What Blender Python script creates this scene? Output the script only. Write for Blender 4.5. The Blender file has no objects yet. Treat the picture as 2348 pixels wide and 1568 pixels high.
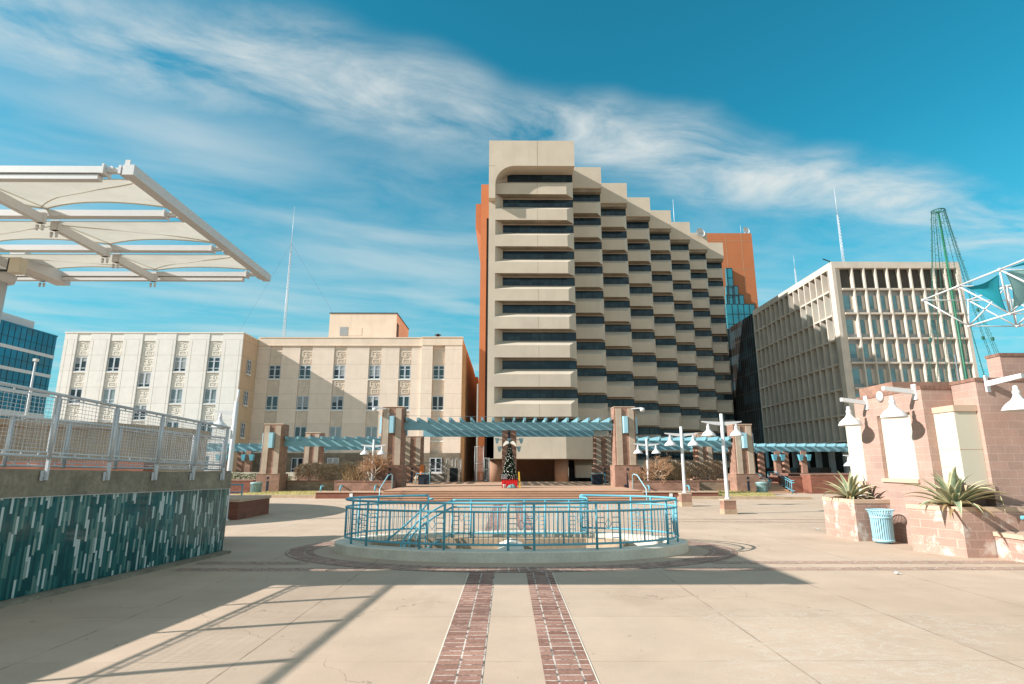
import bpy, math, random
from mathutils import Vector as V, Matrix
random.seed(7)
SC = bpy.context.scene
COL = SC.collection
R = math.radians
# ---------------------------------------------------------------- camera model (photo measured at 2347 x 1568)
FPX, CU, CV = 1309.0, 1173.5, 784.0
PITCH, YAW, CAMZ = R(12.24), R(0.45), 2.2
cr = V((math.cos(YAW), -math.sin(YAW), 0))
fh = V((math.sin(YAW), math.cos(YAW), 0))
cf = fh*math.cos(PITCH) + V((0, 0, 1))*math.sin(PITCH)
cu = -fh*math.sin(PITCH) + V((0, 0, 1))*math.cos(PITCH)
CAM = V((0, 0, CAMZ))
def ray(u, v): return cr*((u-CU)/FPX) + cu*((CV-v)/FPX) + cf
def at(u, v, Y):
    d = ray(u, v); return CAM + d*(Y/d.y)
def gr(u, v, z=0.0):
    d = ray(u, v); return CAM + d*((z-CAMZ)/d.z)
def AX(u, v, Y): return at(u, v, Y).x
def AZ(v, Y, u=1173): return at(u, v, Y).z

# ---------------------------------------------------------------- mesh builder
ORG = {}
class MB:
    def __init__(s): s.v = []; s.f = []; s.m = []; s.s = []
    def add(s, vs, fs, mi=0, smooth=False):
        n = len(s.v); s.v += [V(p) for p in vs]
        for f in fs: s.f.append([i+n for i in f]); s.m.append(mi); s.s.append(smooth)
        return s
    def box(s, x0, x1, y0, y1, z0, z1, mi=0):
        if x0 > x1: x0, x1 = x1, x0
        if y0 > y1: y0, y1 = y1, y0
        if z0 > z1: z0, z1 = z1, z0
        return s.add([(x0,y0,z0),(x1,y0,z0),(x1,y1,z0),(x0,y1,z0),(x0,y0,z1),(x1,y0,z1),(x1,y1,z1),(x0,y1,z1)],
              [(0,3,2,1),(4,5,6,7),(0,1,5,4),(1,2,6,5),(2,3,7,6),(3,0,4,7)], mi)
    def hexa(s, lo, hi, mi=0):      # lo, hi: four points each, counter-clockwise seen from above
        return s.add(list(lo)+list(hi), [(0,3,2,1),(4,5,6,7),(0,1,5,4),(1,2,6,5),(2,3,7,6),(3,0,4,7)], mi)
    def prism(s, poly, z0, z1, mi=0, smooth=False):    # vertical prism over a ccw plan polygon
        n = len(poly)
        vs = [(p[0],p[1],z0) for p in poly]+[(p[0],p[1],z1) for p in poly]
        s.add(vs, [(i,(i+1)%n,(i+1)%n+n,i+n) for i in range(n)], mi, smooth)
        k = len(s.v)-2*n
        s.f += [[k+i for i in reversed(range(n))], [k+n+i for i in range(n)]]; s.m += [mi, mi]; s.s += [False, False]
        return s
    def xprism(s, poly, x0, x1, mi=0):      # poly in (y,z)
        n = len(poly)
        vs = [(x0,p[0],p[1]) for p in poly]+[(x1,p[0],p[1]) for p in poly]
        return s.add(vs, [(i,(i+1)%n,(i+1)%n+n,i+n) for i in range(n)]+[tuple(reversed(range(n))), tuple(range(n,2*n))], mi)
    def yprism(s, poly, y0, y1, mi=0):      # poly in (x,z)
        n = len(poly)
        vs = [(p[0],y0,p[1]) for p in poly]+[(p[0],y1,p[1]) for p in poly]
        return s.add(vs, [(i,i+n,(i+1)%n+n,(i+1)%n) for i in range(n)]+[tuple(range(n)), tuple(reversed(range(n,2*n)))], mi)
    def bar(s, p, q, w, h, mi=0, up=(0,0,1)):    # rectangular bar between two points
        p, q = V(p), V(q); d = (q-p).normalized(); up = V(up)
        if abs(d.dot(up)) > .99: up = V((1,0,0))
        a = d.cross(up).normalized()*(w/2); b = a.cross(d).normalized()*(h/2)
        c = [-a-b, a-b, a+b, -a+b]
        return s.add([p+k for k in c]+[q+k for k in c], [(0,1,5,4),(1,2,6,5),(2,3,7,6),(3,0,4,7),(3,2,1,0),(4,5,6,7)], mi)
    def sweep(s, pts, r, n=8, mi=0, closed=False, cap=True):
        pts = [V(p) for p in pts]; N = len(pts)
        rs = r if isinstance(r, (list, tuple)) else [r]*N
        ring0 = len(s.v); ref = None
        for i, p in enumerate(pts):
            if closed: t = pts[(i+1) % N]-pts[i-1]
            else: t = pts[min(i+1, N-1)]-pts[max(i-1, 0)]
            t.normalize()
            if ref is None:
                ref = V((0,0,1)) if abs(t.z) < .9 else V((1,0,0))
            a = (ref - t*ref.dot(t))
            if a.length < 1e-4: a = t.orthogonal()
            a.normalize(); b = t.cross(a); ref = a
            for k in range(n):
                w = 2*math.pi*k/n
                s.v.append(p + (a*math.cos(w)+b*math.sin(w))*rs[i])
        for i in range(N if closed else N-1):
            j = (i+1) % N
            for k in range(n):
                l = (k+1) % n
                s.f.append([ring0+i*n+k, ring0+i*n+l, ring0+j*n+l, ring0+j*n+k]); s.m.append(mi); s.s.append(n > 4)
        if cap and not closed:
            s.f.append([ring0+k for k in reversed(range(n))]); s.f.append([ring0+(N-1)*n+k for k in range(n)])
            s.m += [mi, mi]; s.s += [False, False]
        return s
    def tube(s, p, q, r, n=8, mi=0): return s.sweep([p, q], r, n, mi)
    def lathe(s, prof, c=(0,0,0), n=24, mi=0, smooth=True, cap=True):
        k = len(s.v); c = V(c); m = len(prof)
        for r, z in prof:
            for i in range(n):
                w = 2*math.pi*i/n; s.v.append(c+V((r*math.cos(w), r*math.sin(w), z)))
        for j in range(m-1):
            for i in range(n):
                l = (i+1) % n
                s.f.append([k+j*n+i, k+j*n+l, k+(j+1)*n+l, k+(j+1)*n+i]); s.m.append(mi); s.s.append(smooth)
        if cap:
            s.f.append([k+i for i in reversed(range(n))]); s.f.append([k+(m-1)*n+i for i in range(n)]); s.m += [mi, mi]; s.s += [False, False]
        return s
    def grid(s, P, mi=0, smooth=True):     # P: rows of points
        k = len(s.v); w = len(P[0])
        for row in P: s.v += [V(p) for p in row]
        for j in range(len(P)-1):
            for i in range(w-1):
                s.f.append([k+j*w+i, k+j*w+i+1, k+(j+1)*w+i+1, k+(j+1)*w+i]); s.m.append(mi); s.s.append(smooth)
        return s
    def mesh(s, name, mats, org):
        me = bpy.data.meshes.new(name)
        me.from_pydata([tuple(p-org) for p in s.v], [], s.f)
        for m in (mats if isinstance(mats, (list, tuple)) else [mats]): me.materials.append(m)
        me.polygons.foreach_set('material_index', s.m)
        me.polygons.foreach_set('use_smooth', s.s)
        me.update(); return me
    def build(s, name, mats, parent=None, org=None):
        if parent is not None:
            po = ORG[parent.name]
            if org is None: org = po
        elif org is None:
            xs = [p.x for p in s.v]; ys = [p.y for p in s.v]; zs = [p.z for p in s.v]
            org = V(((min(xs)+max(xs))/2, (min(ys)+max(ys))/2, min(zs)))
        org = V(org)
        o = bpy.data.objects.new(name, s.mesh(name, mats, org)); COL.objects.link(o)
        if parent is not None: o.parent = parent; o.location = org-ORG[parent.name]
        else: o.location = org
        ORG[o.name] = org
        return o
def tag(o, label=None, cat=None, group=None, kind=None):
    if label: o['label'] = label
    if cat: o['category'] = cat
    if group: o['group'] = group
    if kind: o['kind'] = kind
    return o
def empty(name, loc, label=None, cat=None, group=None):
    o = bpy.data.objects.new(name, None); COL.objects.link(o); o.location = loc; o.empty_display_size = .3
    ORG[o.name] = V(loc); return tag(o, label, cat, group)
def inst(name, me, parent, loc):       # a part that shares mesh data; loc in world axes
    o = bpy.data.objects.new(name, me); COL.objects.link(o)
    o.parent = parent; o.location = V(loc)-ORG[parent.name]; ORG[o.name] = V(loc); return o
CH = {}
def copy_tree(o, parent=None):
    c = o.copy(); COL.objects.link(c)
    if parent is not None: c.parent = parent
    for ch in list(o.children): copy_tree(ch, c)
    return c
def structure(o): o['kind'] = 'structure'; return o

# ---------------------------------------------------------------- materials
class NT:
    def __init__(s, name):
        s.mat = bpy.data.materials.new(name); s.mat.use_nodes = True
        s.t = s.mat.node_tree; s.t.nodes.clear()
        s.out = s.n('ShaderNodeOutputMaterial'); s.b = s.n('ShaderNodeBsdfPrincipled')
        s.l(s.b.outputs[0], s.out.inputs[0])
        s.tc = s.n('ShaderNodeTexCoord')
    def n(s, t, **k):
        x = s.t.nodes.new(t)
        for a, b in k.items(): setattr(x, a, b)
        return x
    def l(s, a, b): s.t.links.new(a, b)
    def put(s, sock, val):
        if hasattr(val, 'is_linked') or isinstance(val, bpy.types.NodeSocket): s.l(val, sock)
        else:
            if isinstance(val, (tuple, list)) and len(val) == 3 and sock.type == 'RGBA': val = (*val, 1)
            sock.default_value = val
    def math(s, op, a, b=0.0, c=None):
        x = s.n('ShaderNodeMath', operation=op); s.put(x.inputs[0], a); s.put(x.inputs[1], b)
        if c is not None: s.put(x.inputs[2], c)
        return x.outputs[0]
    def noise(s, vec, scale, detail=4, rough=.55, dist=0.0):
        x = s.n('ShaderNodeTexNoise'); s.l(vec, x.inputs['Vector'])
        x.inputs['Scale'].default_value = scale; x.inputs['Detail'].default_value = detail
        x.inputs['Roughness'].default_value = rough; x.inputs['Distortion'].default_value = dist
        return x.outputs[0]
    def mix(s, f, a, b, blend='MIX'):
        x = s.n('ShaderNodeMix', data_type='RGBA', blend_type=blend)
        s.put(x.inputs[0], f); s.put(x.inputs[6], a); s.put(x.inputs[7], b); return x.outputs[2]
    def maprange(s, v, a, b, c, d):
        x = s.n('ShaderNodeMapRange'); s.put(x.inputs[0], v)
        for i, k in enumerate((a, b, c, d)): x.inputs[i+1].default_value = k
        return x.outputs[0]
    def scalevec(s, vec, sc):
        x = s.n('ShaderNodeMapping'); s.l(vec, x.inputs[0]); x.inputs['Scale'].default_value = sc; return x.outputs[0]
    def sep(s, vec):
        x = s.n('ShaderNodeSeparateXYZ'); s.l(vec, x.inputs[0]); return x.outputs
    def comb(s, a, b, c):
        x = s.n('ShaderNodeCombineXYZ'); s.put(x.inputs[0], a); s.put(x.inputs[1], b); s.put(x.inputs[2], c); return x.outputs[0]
    def bump(s, h, strength=.3, dist=.01):
        x = s.n('ShaderNodeBump'); x.inputs['Strength'].default_value = strength; x.inputs['Distance'].default_value = dist
        s.l(h, x.inputs['Height']); s.l(x.outputs[0], s.b.inputs['Normal'])
    def pos(s):
        return s.n('ShaderNodeNewGeometry').outputs['Position']
    def fin(s, col, rough=.7, metal=0.0, spec=.4):
        s.put(s.b.inputs['Base Color'], col); s.put(s.b.inputs['Roughness'], rough)
        s.b.inputs['Metallic'].default_value = metal; s.b.inputs['Specular IOR Level'].default_value = spec
        return s.mat
def dk(c, k): return tuple(x*k for x in c)
def plain(name, c, rough=.7, amp=.12, scale=1.5, fine=18, bump=.12, metal=0.0, spec=.35, streak=0.0, c2=None):
    """painted, cast or plastered surface: broad blotches, fine grain, optional vertical weather streaks"""
    t = NT(name); p = t.pos()
    a = t.noise(p, scale, 4); b = t.noise(p, fine, 3)
    f = t.maprange(a, .3, .7, 0, 1)
    col = t.mix(f, dk(c, 1-amp), c2 if c2 else dk(c, 1+amp*.6))
    g = t.maprange(b, .3, .7, 1-amp*.5, 1+amp*.5)
    col = t.mix(1.0, col, t.comb(g, g, g), 'MULTIPLY')
    if streak:
        sv = t.scalevec(p, (1.6, 1.6, .11)); sn = t.noise(sv, 1.1, 5, .65)
        k = t.maprange(sn, .5, .72, 0, streak); col = t.mix(k, col, dk(c, .5))
    if bump: t.bump(b, bump, .02)
    return t.fin(col, rough, metal, spec)
def blocks(name, c, w, h, mortar=(.45,.36,.3), msize=.008, var=.2, rough=.85, stain=0.0, offset=.5, zoff=0.0, c2=None, bump=.5, blotch=1.0):
    """coursed masonry on vertical walls that run along X or Y"""
    t = NT(name); p = t.pos(); x, y, z = t.sep(p)
    vec = t.comb(t.math('ADD', x, y), t.math('ADD', z, zoff), 0.0)
    br = t.n('ShaderNodeTexBrick', offset=offset, squash=1.0)
    t.l(vec, br.inputs['Vector']); br.inputs['Scale'].default_value = 1
    br.inputs['Brick Width'].default_value = w; br.inputs['Row Height'].default_value = h
    br.inputs['Mortar Size'].default_value = msize; br.inputs['Mortar Smooth'].default_value = .15; br.inputs['Bias'].default_value = 0
    br.inputs['Color1'].default_value = (*dk(c, 1-var), 1); br.inputs['Color2'].default_value = (*(c2 or dk(c, 1+var)), 1)
    br.inputs['Mortar'].default_value = (*mortar, 1)
    col = br.outputs['Color']
    n1 = t.noise(p, 1.3, 5); n2 = t.noise(p, 30, 3)
    g = t.maprange(n1, .3, .7, 1-.14*blotch, 1+.1*blotch); col = t.mix(1.0, col, t.comb(g, g, g), 'MULTIPLY')
    sk = t.maprange(t.noise(t.scalevec(p, (1.4,1.4,.10)), 1.0, 5, .65), .52, .74, 0, .22 if blotch < 1 else 0); col = t.mix(sk, col, dk(c, .55))
    g = t.maprange(n2, .3, .7, .9, 1.1); col = t.mix(1.0, col, t.comb(g, g, g), 'MULTIPLY')
    if stain:      # pale salt bloom with a shape of its own
        k = t.math('MULTIPLY', t.maprange(t.noise(p, 2.2, 6, .6), .54, .64, 0, 1), stain)
        col = t.mix(k, col, (.62, .55, .48))
    h_ = t.math('ADD', t.math('MULTIPLY', br.outputs['Fac'], -1.0), t.math('MULTIPLY', n2, .35))
    t.bump(h_, bump, .012)
    return t.fin(col, rough, 0, .25)
def glass(name, c, rough=.06, spec=.6, amp=.25, scale=.35, metal=0.0):
    t = NT(name); p = t.pos()
    f = t.maprange(t.noise(p, scale, 3), .35, .65, 0, 1)
    col = t.mix(f, dk(c, 1-amp), dk(c, 1+amp))
    x_, y_, z_ = t.sep(p); wn = t.n('ShaderNodeTexWhiteNoise', noise_dimensions='3D')
    t.l(t.comb(t.math('FLOOR', t.math('DIVIDE', x_, 1.573)), t.math('FLOOR', t.math('DIVIDE', y_, 1.9)), t.math('FLOOR', t.math('DIVIDE', z_, 1.84))), wn.inputs['Vector'])
    col = t.mix(t.maprange(wn.outputs[0], .45, 1, 0, .5), col, (.045,.085,.10))
    w = t.noise(p, .7, 2)
    t.bump(w, .05, .08)
    return t.fin(col, rough, metal, spec)

M = {}
M['beige'] = plain('beige_precast', (.555,.47,.37), .8, .09, .35, 9, .1, streak=.10)
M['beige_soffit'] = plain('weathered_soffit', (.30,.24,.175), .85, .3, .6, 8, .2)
M['tan_block'] = plain('tan_precast', (.45,.31,.205), .8, .1, .5, 9, .1)
M['orange'] = plain('terracotta_panel', (.46,.155,.062), .75, .06, .3, 8, .06)
M['column_brown'] = plain('brown_plaster', (.30,.165,.105), .85, .1, .7, 9, .1)
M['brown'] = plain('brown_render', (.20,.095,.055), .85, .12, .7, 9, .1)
M['tower_glass'] = glass('dark_blue_glass', (.008,.024,.036), .04, .42)
M['teal_glass'] = glass('teal_glass', (.012,.20,.26), .06, .8, .12)
M['mullion'] = plain('dark_mullion', (.018,.018,.02), .5, .1, 2, 20, 0)
M['louver'] = plain('louver_metal', (.05,.04,.035), .6, .1, 2, 20, 0)
M['lime'] = plain('limestone', (.75,.72,.665), .8, .07, .5, 10, .1, streak=.14)
M['lime_joint'] = plain('limestone_joint', (.36,.31,.24), .85, .1, 2, 10, 0)
M['stucco'] = plain('pink_stucco', (.73,.585,.455), .85, .07, .6, 12, .1, streak=.16)
M['stucco_bounce'] = plain('bounce_lit_stucco', (.55,.36,.20), .85, .12, .5, 12, .1, streak=.2)  # end wall stucco with the orange bounce light put into its colour
M['stone_base'] = plain('grey_stone_base', (.20,.165,.12), .8, .35, 1.2, 10, .2)
M['relief'] = plain('carved_panel', (.74,.695,.62), .85, .08, 1.5, 14, .1)
M['relief_dim'] = plain('carved_panel_tan', (.68,.565,.455), .85, .1, 1.5, 14, .1)
M['frame'] = plain('pale_window_frame', (.50,.54,.58), .5, .05, 2, 20, 0)
M['pane_dark'] = glass('dark_pane', (.018,.02,.024), .05, .6)
M['pane_teal'] = glass('green_pane', (.02,.055,.06), .05, .8)
M['pane_pale'] = glass('blind_pane', (.22,.27,.27), .1, .8)
M['concrete_grid'] = plain('office_precast', (.57,.50,.42), .85, .12, .5, 10, .12, streak=.12)
M['office_glass'] = glass('office_glass', (.14,.29,.32), .05, .9)
M['office_panel'] = plain('grey_spandrel', (.30,.32,.32), .6, .1, 1, 15, 0)
M['office_dark'] = plain('brown_louver_panel', (.055,.05,.042), .7, .12, 1, 15, 0)
M['curtain'] = glass('black_curtain_glass', (.010,.009,.008), .35, .06)
M['blue_glass'] = glass('blue_glass', (.008,.15,.26), .06, .7, .2, .12)
M['white'] = plain('white_steel', (.61,.61,.605), .45, .04, 1.2, 14, .03)
M['white_lamp'] = plain('white_enamel', (.66,.66,.655), .35, .03, 1.5, 20, .02)
M['galv'] = plain('galvanised_steel', (.62,.625,.64), .42, .12, 3, 30, .05, metal=.2)
M['teal_paint'] = plain('teal_paint', (.13,.40,.49), .5, .1, 2, 25, .05)
M['teal_beam'] = plain('teal_beam_paint', (.18,.365,.425), .6, .12, .7, 14, .06)
M['sconce'] = plain('pale_blue_enamel', (.33,.57,.66), .5, .05, 2, 20, 0)
M['brick'] = blocks('brown_masonry', (.315,.18,.13), .42, .21, (.30,.19,.14), .008, .16)
M['brick_pink'] = blocks('pink_block', (.40,.268,.218), .42, .21, (.47,.34,.28), .009, .06, c2=(.43,.275,.22))
M['brick_pink_stain'] = blocks('stained_pink_block', (.405,.258,.205), .42, .21, (.52,.36,.29), .009, .08, stain=.75)
M['split_face'] = plain('split_face_stone', (.27,.145,.105), .95, .4, 9, 40, .9)
M['cap_stone'] = plain('tan_capstone', (.56,.40,.29), .85, .1, 2, 25, .15)
M['red_block'] = blocks('red_masonry', (.25,.10,.065), .42, .21, (.24,.13,.1), .007, .12)
M['cream_pil'] = blocks('cream_block', (.45,.355,.27), 1.2, .62, (.42,.33,.25), .008, .05)
M['cream_panel'] = plain('cream_plaster', (.56,.52,.415), .8, .03, 1, 16, .05)
M['old_concrete'] = plain('weathered_concrete', (.30,.25,.185), .85, .35, 1.6, 14, .25, streak=.5)
M['pale_concrete'] = plain('pale_concrete', (.74,.665,.55), .85, .14, 2, 20, .15)
M['tan_concrete'] = plain('tan_cast_concrete', (.46,.335,.225), .85, .18, 1.2, 14, .2, streak=.35)
M['grey_block'] = blocks('grey_brown_block', (.27,.195,.145), .42, .21, (.2,.15,.12), .008, .14)
M['black'] = plain('black_paint', (.02,.022,.025), .5, .1, 3, 20, 0)
M['slot'] = plain('navy_inlay', (.022,.032,.05), .5, .1, 3, 20, 0)
M['red_paint'] = plain('red_wrap', (.62,.012,.012), .45, .05, 3, 20, 0)
M['gold'] = plain('yellow_plastic', (.62,.34,.03), .5, .1, 3, 20, 0)
M['orange_plastic'] = plain('orange_plastic', (.70,.19,.04), .5, .12, 4, 20, 0)
M['steps'] = plain('tan_steps', (.50,.30,.195), .85, .12, .8, 16, .15, streak=.1)
M['soil'] = plain('planter_soil', (.14,.095,.06), .95, .3, 3, 20, .4)
M['bark'] = plain('twig_bark', (.47,.28,.16), .9, .2, 4, 30, .2)
M['bark_pale'] = plain('pale_trunk', (.42,.32,.24), .9, .2, 4, 30, .2)
M['hedge'] = plain('dormant_hedge', (.52,.44,.34), .9, .45, 5, 30, 0)
M['hedge_green'] = plain('green_hedge', (.10,.12,.03), .85, .4, 5, 30, 0)
M['dry'] = plain('dry_grass_stem', (.40,.28,.16), .9, .25, 5, 30, 0)
M['fir'] = plain('fir_green', (.022,.045,.022), .8, .4, 8, 30, 0)
M['bauble'] = plain('pearl_bauble', (.80,.78,.68), .25, .04, 9, 30, 0)
M['agave'] = plain('agave_green', (.25,.30,.19), .55, .25, 6, 30, .05)
M['agave_edge'] = plain('agave_cream_margin', (.64,.56,.33), .6, .15, 6, 30, .05)
M['agave_dry'] = plain('dry_leaf', (.36,.25,.12), .8, .3, 6, 30, .1)
M['cord'] = plain('green_cord', (.03,.12,.09), .6, .2, 5, 30, 0)
M['pole_green'] = plain('green_pole', (.02,.14,.075), .45, .25, 2, 20, .05)
M['wire'] = plain('dark_wire', (.16,.19,.21), .5, .1, 3, 20, 0)
M['paper'] = plain('white_paper', (.78,.78,.76), .8, .03, 3, 20, 0)
M['bin_metal'] = plain('dull_teal_metal', (.27,.40,.41), .5, .12, 3, 25, .1)
M['mesh'] = plain('chain_link', (.30,.29,.27), .5, .1, 4, 20, 0, metal=.3)
def fabric(name, c, tr=.5):
    t = NT(name); p = t.pos(); g = t.maprange(t.noise(p, 2.2, 4), .3, .7, .94, 1.04)
    col = t.mix(1.0, (*c, 1), t.comb(g, g, g), 'MULTIPLY')
    t.fin(col, .8, 0, .15)
    tl = t.n('ShaderNodeBsdfTranslucent'); t.l(col, tl.inputs[0])
    mx = t.n('ShaderNodeMixShader'); mx.inputs[0].default_value = tr
    t.l(t.b.outputs[0], mx.inputs[1]); t.l(tl.outputs[0], mx.inputs[2]); t.l(mx.outputs[0], t.out.inputs[0])
    return t.mat
M['canvas'] = fabric('cream_membrane', (.74,.70,.61), .42)
M['sail_teal'] = fabric('teal_sail', (.03,.33,.40), .45)
M['sail_pale'] = fabric('pale_teal_sail', (.33,.55,.53), .5)
def tiles():
    t = NT('teal_mosaic_tile'); p = t.pos(); x, y, z = t.sep(p)
    s = t.math('ADD', t.math('MULTIPLY', y, .99), t.math('MULTIPLY', x, .14))
    c0 = t.math('DIVIDE', s, .047); col = t.math('FLOOR', c0); fx = t.math('FRACT', c0)
    def wn(a, b):
        n = t.n('ShaderNodeTexWhiteNoise', noise_dimensions='2D'); t.l(t.comb(a, b, 0.0), n.inputs['Vector']); return n.outputs[0]
    sh = wn(col, 3.3); ln = t.maprange(wn(col, 9.7), 0, 1, .24, .46)
    r0 = t.math('ADD', t.math('DIVIDE', z, ln), t.math('MULTIPLY', sh, 7.0)); row = t.math('FLOOR', r0); fz = t.math('FRACT', r0)
    k = wn(col, row)
    cr_ = t.n('ShaderNodeValToRGB'); cr_.color_ramp.interpolation = 'CONSTANT'; t.l(k, cr_.inputs[0])
    e = cr_.color_ramp.elements
    stops = [(0,(.004,.075,.082)),(.25,(.009,.11,.112)),(.48,(.028,.15,.14)),(.64,(.085,.21,.19)),(.75,(.14,.24,.21)),(.80,(.28,.36,.325)),(.86,(.55,.61,.58))]
    e[0].color = (*stops[0][1], 1); e[1].position = stops[1][0]; e[1].color = (*stops[1][1], 1)
    for q, c in stops[2:]:
        n = e.new(q); n.color = (*c, 1)
    g1 = t.math('LESS_THAN', t.math('ABSOLUTE', t.math('SUBTRACT', fx, .5)), .46)
    g2 = t.math('LESS_THAN', t.math('ABSOLUTE', t.math('SUBTRACT', fz, .5)), .493)
    g = t.math('MULTIPLY', g1, g2)
    c = t.mix(g, (.03,.075,.072), cr_.outputs[0])
    tilt = wn(row, t.math('ADD', col, .37))
    t.bump(t.math('ADD', g, t.math('MULTIPLY', t.math('MULTIPLY', tilt, fx), .35)), .25, .004)
    return t.fin(c, t.maprange(k, 0, 1, .05, .14), 0, .42)
M['tiles'] = tiles()
def paving():
    t = NT('plaza_concrete'); p = t.pos(); x, y, z = t.sep(p)
    n0 = t.noise(p, .16, 5, .6); n1 = t.noise(p, .9, 6, .65); n2 = t.noise(p, 60, 3)
    col = t.mix(t.maprange(n0, .35, .65, 0, 1), (.475,.352,.258), (.53,.405,.305))
    g = t.maprange(n1, .3, .7, .91, 1.07); col = t.mix(1.0, col, t.comb(g, g, g), 'MULTIPLY')
    g = t.maprange(n2, .3, .7, .93, 1.07); col = t.mix(1.0, col, t.comb(g, g, g), 'MULTIPLY')
    sl_ = t.n('ShaderNodeTexWhiteNoise', noise_dimensions='2D'); t.l(t.comb(t.math('FLOOR', t.math('DIVIDE', t.math('SUBTRACT', x, .75), 2.5)), t.math('FLOOR', t.math('DIVIDE', t.math('SUBTRACT', y, 7.2), 2.0)), 0.0), sl_.inputs['Vector'])
    g = t.maprange(sl_.outputs[0], 0, 1, .955, 1.035); col = t.mix(1.0, col, t.comb(g, g, g), 'MULTIPLY')
    st = t.maprange(t.noise(t.scalevec(p, (1,.55,1)), .55, 7, .68, .8), .56, .72, 0, .22); col = t.mix(st, col, (.27,.185,.125))
    ck = t.n('ShaderNodeTexVoronoi', feature='DISTANCE_TO_EDGE'); t.l(t.n('ShaderNodeVectorMath', operation='ADD').outputs[0], ck.inputs['Vector']); va_ = ck.inputs['Vector'].links[0].from_node; t.l(p, va_.inputs[0]); nz_ = t.n('ShaderNodeTexNoise'); nz_.inputs['Scale'].default_value = 1.6; nz_.inputs['Detail'].default_value = 6; t.l(p, nz_.inputs['Vector']); t.l(nz_.outputs['Color'], va_.inputs[1]); ck.inputs['Scale'].default_value = .16
    cm = t.math('MULTIPLY', t.math('LESS_THAN', ck.outputs['Distance'], .0011), t.maprange(t.noise(p, .4, 2), .46, .56, 0, .65)); col = t.mix(cm, col, (.17,.115,.08))
    # pale scuffs
    sv = t.scalevec(p, (1.0, 1.7, 1)); sc = t.noise(sv, 1.25, 9, .72, 1.6); reg = t.noise(p, .33, 2)
    reg2 = t.maprange(x, 1.6, 3.0, 0, 1)
    rx = t.maprange(y, 9.9, 9.2, 0, 1)
    k = t.math('MULTIPLY', t.math('MULTIPLY', t.maprange(t.math('ABSOLUTE', t.math('SUBTRACT', sc, .5)), .0, .012, 1, 0), t.maprange(reg, .40, .5, 0, .75)), t.math('MULTIPLY', reg2, rx))
    col = t.mix(k, col, (.60,.585,.50))
    # small dark spots
    sp = t.maprange(t.noise(p, 6.5, 2, .5), .725, .75, 0, .45); col = t.mix(sp, col, (.2,.14,.1))
    # saw-cut joints
    wob = t.math('MULTIPLY', t.math('SUBTRACT', t.noise(p, 5, 4), .5), .02)
    ax = t.math('ABSOLUTE', t.math('SUBTRACT', t.math('ADD', x, wob), .07))
    mx_ = t.math('ABSOLUTE', t.math('SUBTRACT', t.math('FLOORED_MODULO', t.math('ADD', ax, -1.92), 2.5), 1.25))
    jx = t.math('MULTIPLY', t.math('LESS_THAN', mx_, .010), t.math('GREATER_THAN', ax, 2.2))
    my_ = t.math('ABSOLUTE', t.math('SUBTRACT', t.math('FLOORED_MODULO', t.math('ADD', t.math('ADD', y, wob), -6.2), 2.0), 1.0))
    jy = t.math('LESS_THAN', my_, .007)
    jm = t.maprange(t.noise(p, 1.7, 3), .38, .6, .12, .75)
    j = t.math('MULTIPLY', t.math('MAXIMUM', jx, t.math('MULTIPLY', jy, .6)), jm)
    col = t.mix(j, col, (.16,.105,.07))
    t.bump(t.math('SUBTRACT', t.math('MULTIPLY', n2, .3), j), .25, .006)
    return t.fin(col, .82, 0, .25)
M['paving'] = paving()
def brickpave(name, ang=0.0, w=.27, h=.165, pol=False, pale=0.0):
    t = NT(name); p = t.pos()
    if pol:
        x, y, z = t.sep(p)
        dx = t.math('DIVIDE', t.math('SUBTRACT', x, .07), 5.6); dy = t.math('DIVIDE', t.math('SUBTRACT', y, 16.25), 3.0)
        r = t.math('SQRT', t.math('ADD', t.math('MULTIPLY', dx, dx), t.math('MULTIPLY', dy, dy)))
        vec = t.comb(t.math('MULTIPLY', r, 3.6), t.math('MULTIPLY', t.math('ARCTAN2', dy, dx), 4.4), 0.0)
    else:
        m = t.n('ShaderNodeMapping'); t.l(p, m.inputs[0]); m.inputs['Rotation'].default_value = (0, 0, ang)
        m.inputs['Location'].default_value = (.80 if not ang else 0, 0, 0); vec = m.outputs[0]
    dn = t.n('ShaderNodeTexNoise'); t.l(p, dn.inputs['Vector']); dn.inputs['Scale'].default_value = 9; dn.inputs['Detail'].default_value = 3
    va = t.n('ShaderNodeVectorMath', operation='MULTIPLY_ADD'); t.l(dn.outputs['Color'], va.inputs[0]); va.inputs[1].default_value = (.012,.022,0); t.l(vec, va.inputs[2])
    br = t.n('ShaderNodeTexBrick', offset=0.0, squash=1.0); t.l(va.outputs[0], br.inputs['Vector'])
    for k, v_ in (('Scale',1),('Brick Width',w),('Row Height',h),('Mortar Size',.011),('Mortar Smooth',.2),('Bias',0.0)): br.inputs[k].default_value = v_
    br.inputs['Color1'].default_value = (.225,.11,.08,1); br.inputs['Color2'].default_value = (.36,.20,.15,1)
    br.inputs['Mortar'].default_value = (.56,.48,.41,1)
    n1 = t.noise(p, .9, 4); n2 = t.noise(p, 25, 4)
    g = t.maprange(n1, .3, .7, .78, 1.15); col = t.mix(1.0, br.outputs['Color'], t.comb(g, g, g), 'MULTIPLY')
    g = t.maprange(n2, .3, .7, .8, 1.2); col = t.mix(1.0, col, t.comb(g, g, g), 'MULTIPLY')
    col = t.mix(pale, col, (.50,.37,.285))
    gap = t.math('MULTIPLY', br.outputs['Fac'], t.maprange(t.noise(p, 6, 3), .5, .6, 0, .85)); col = t.mix(gap, col, (.05,.035,.03))
    t.bump(t.math('SUBTRACT', t.math('MULTIPLY', n2, .4), br.outputs['Fac']), .5, .01)
    return t.fin(col, .85, 0, .25)
M['brick_long'] = brickpave('brick_band_long')
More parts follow.
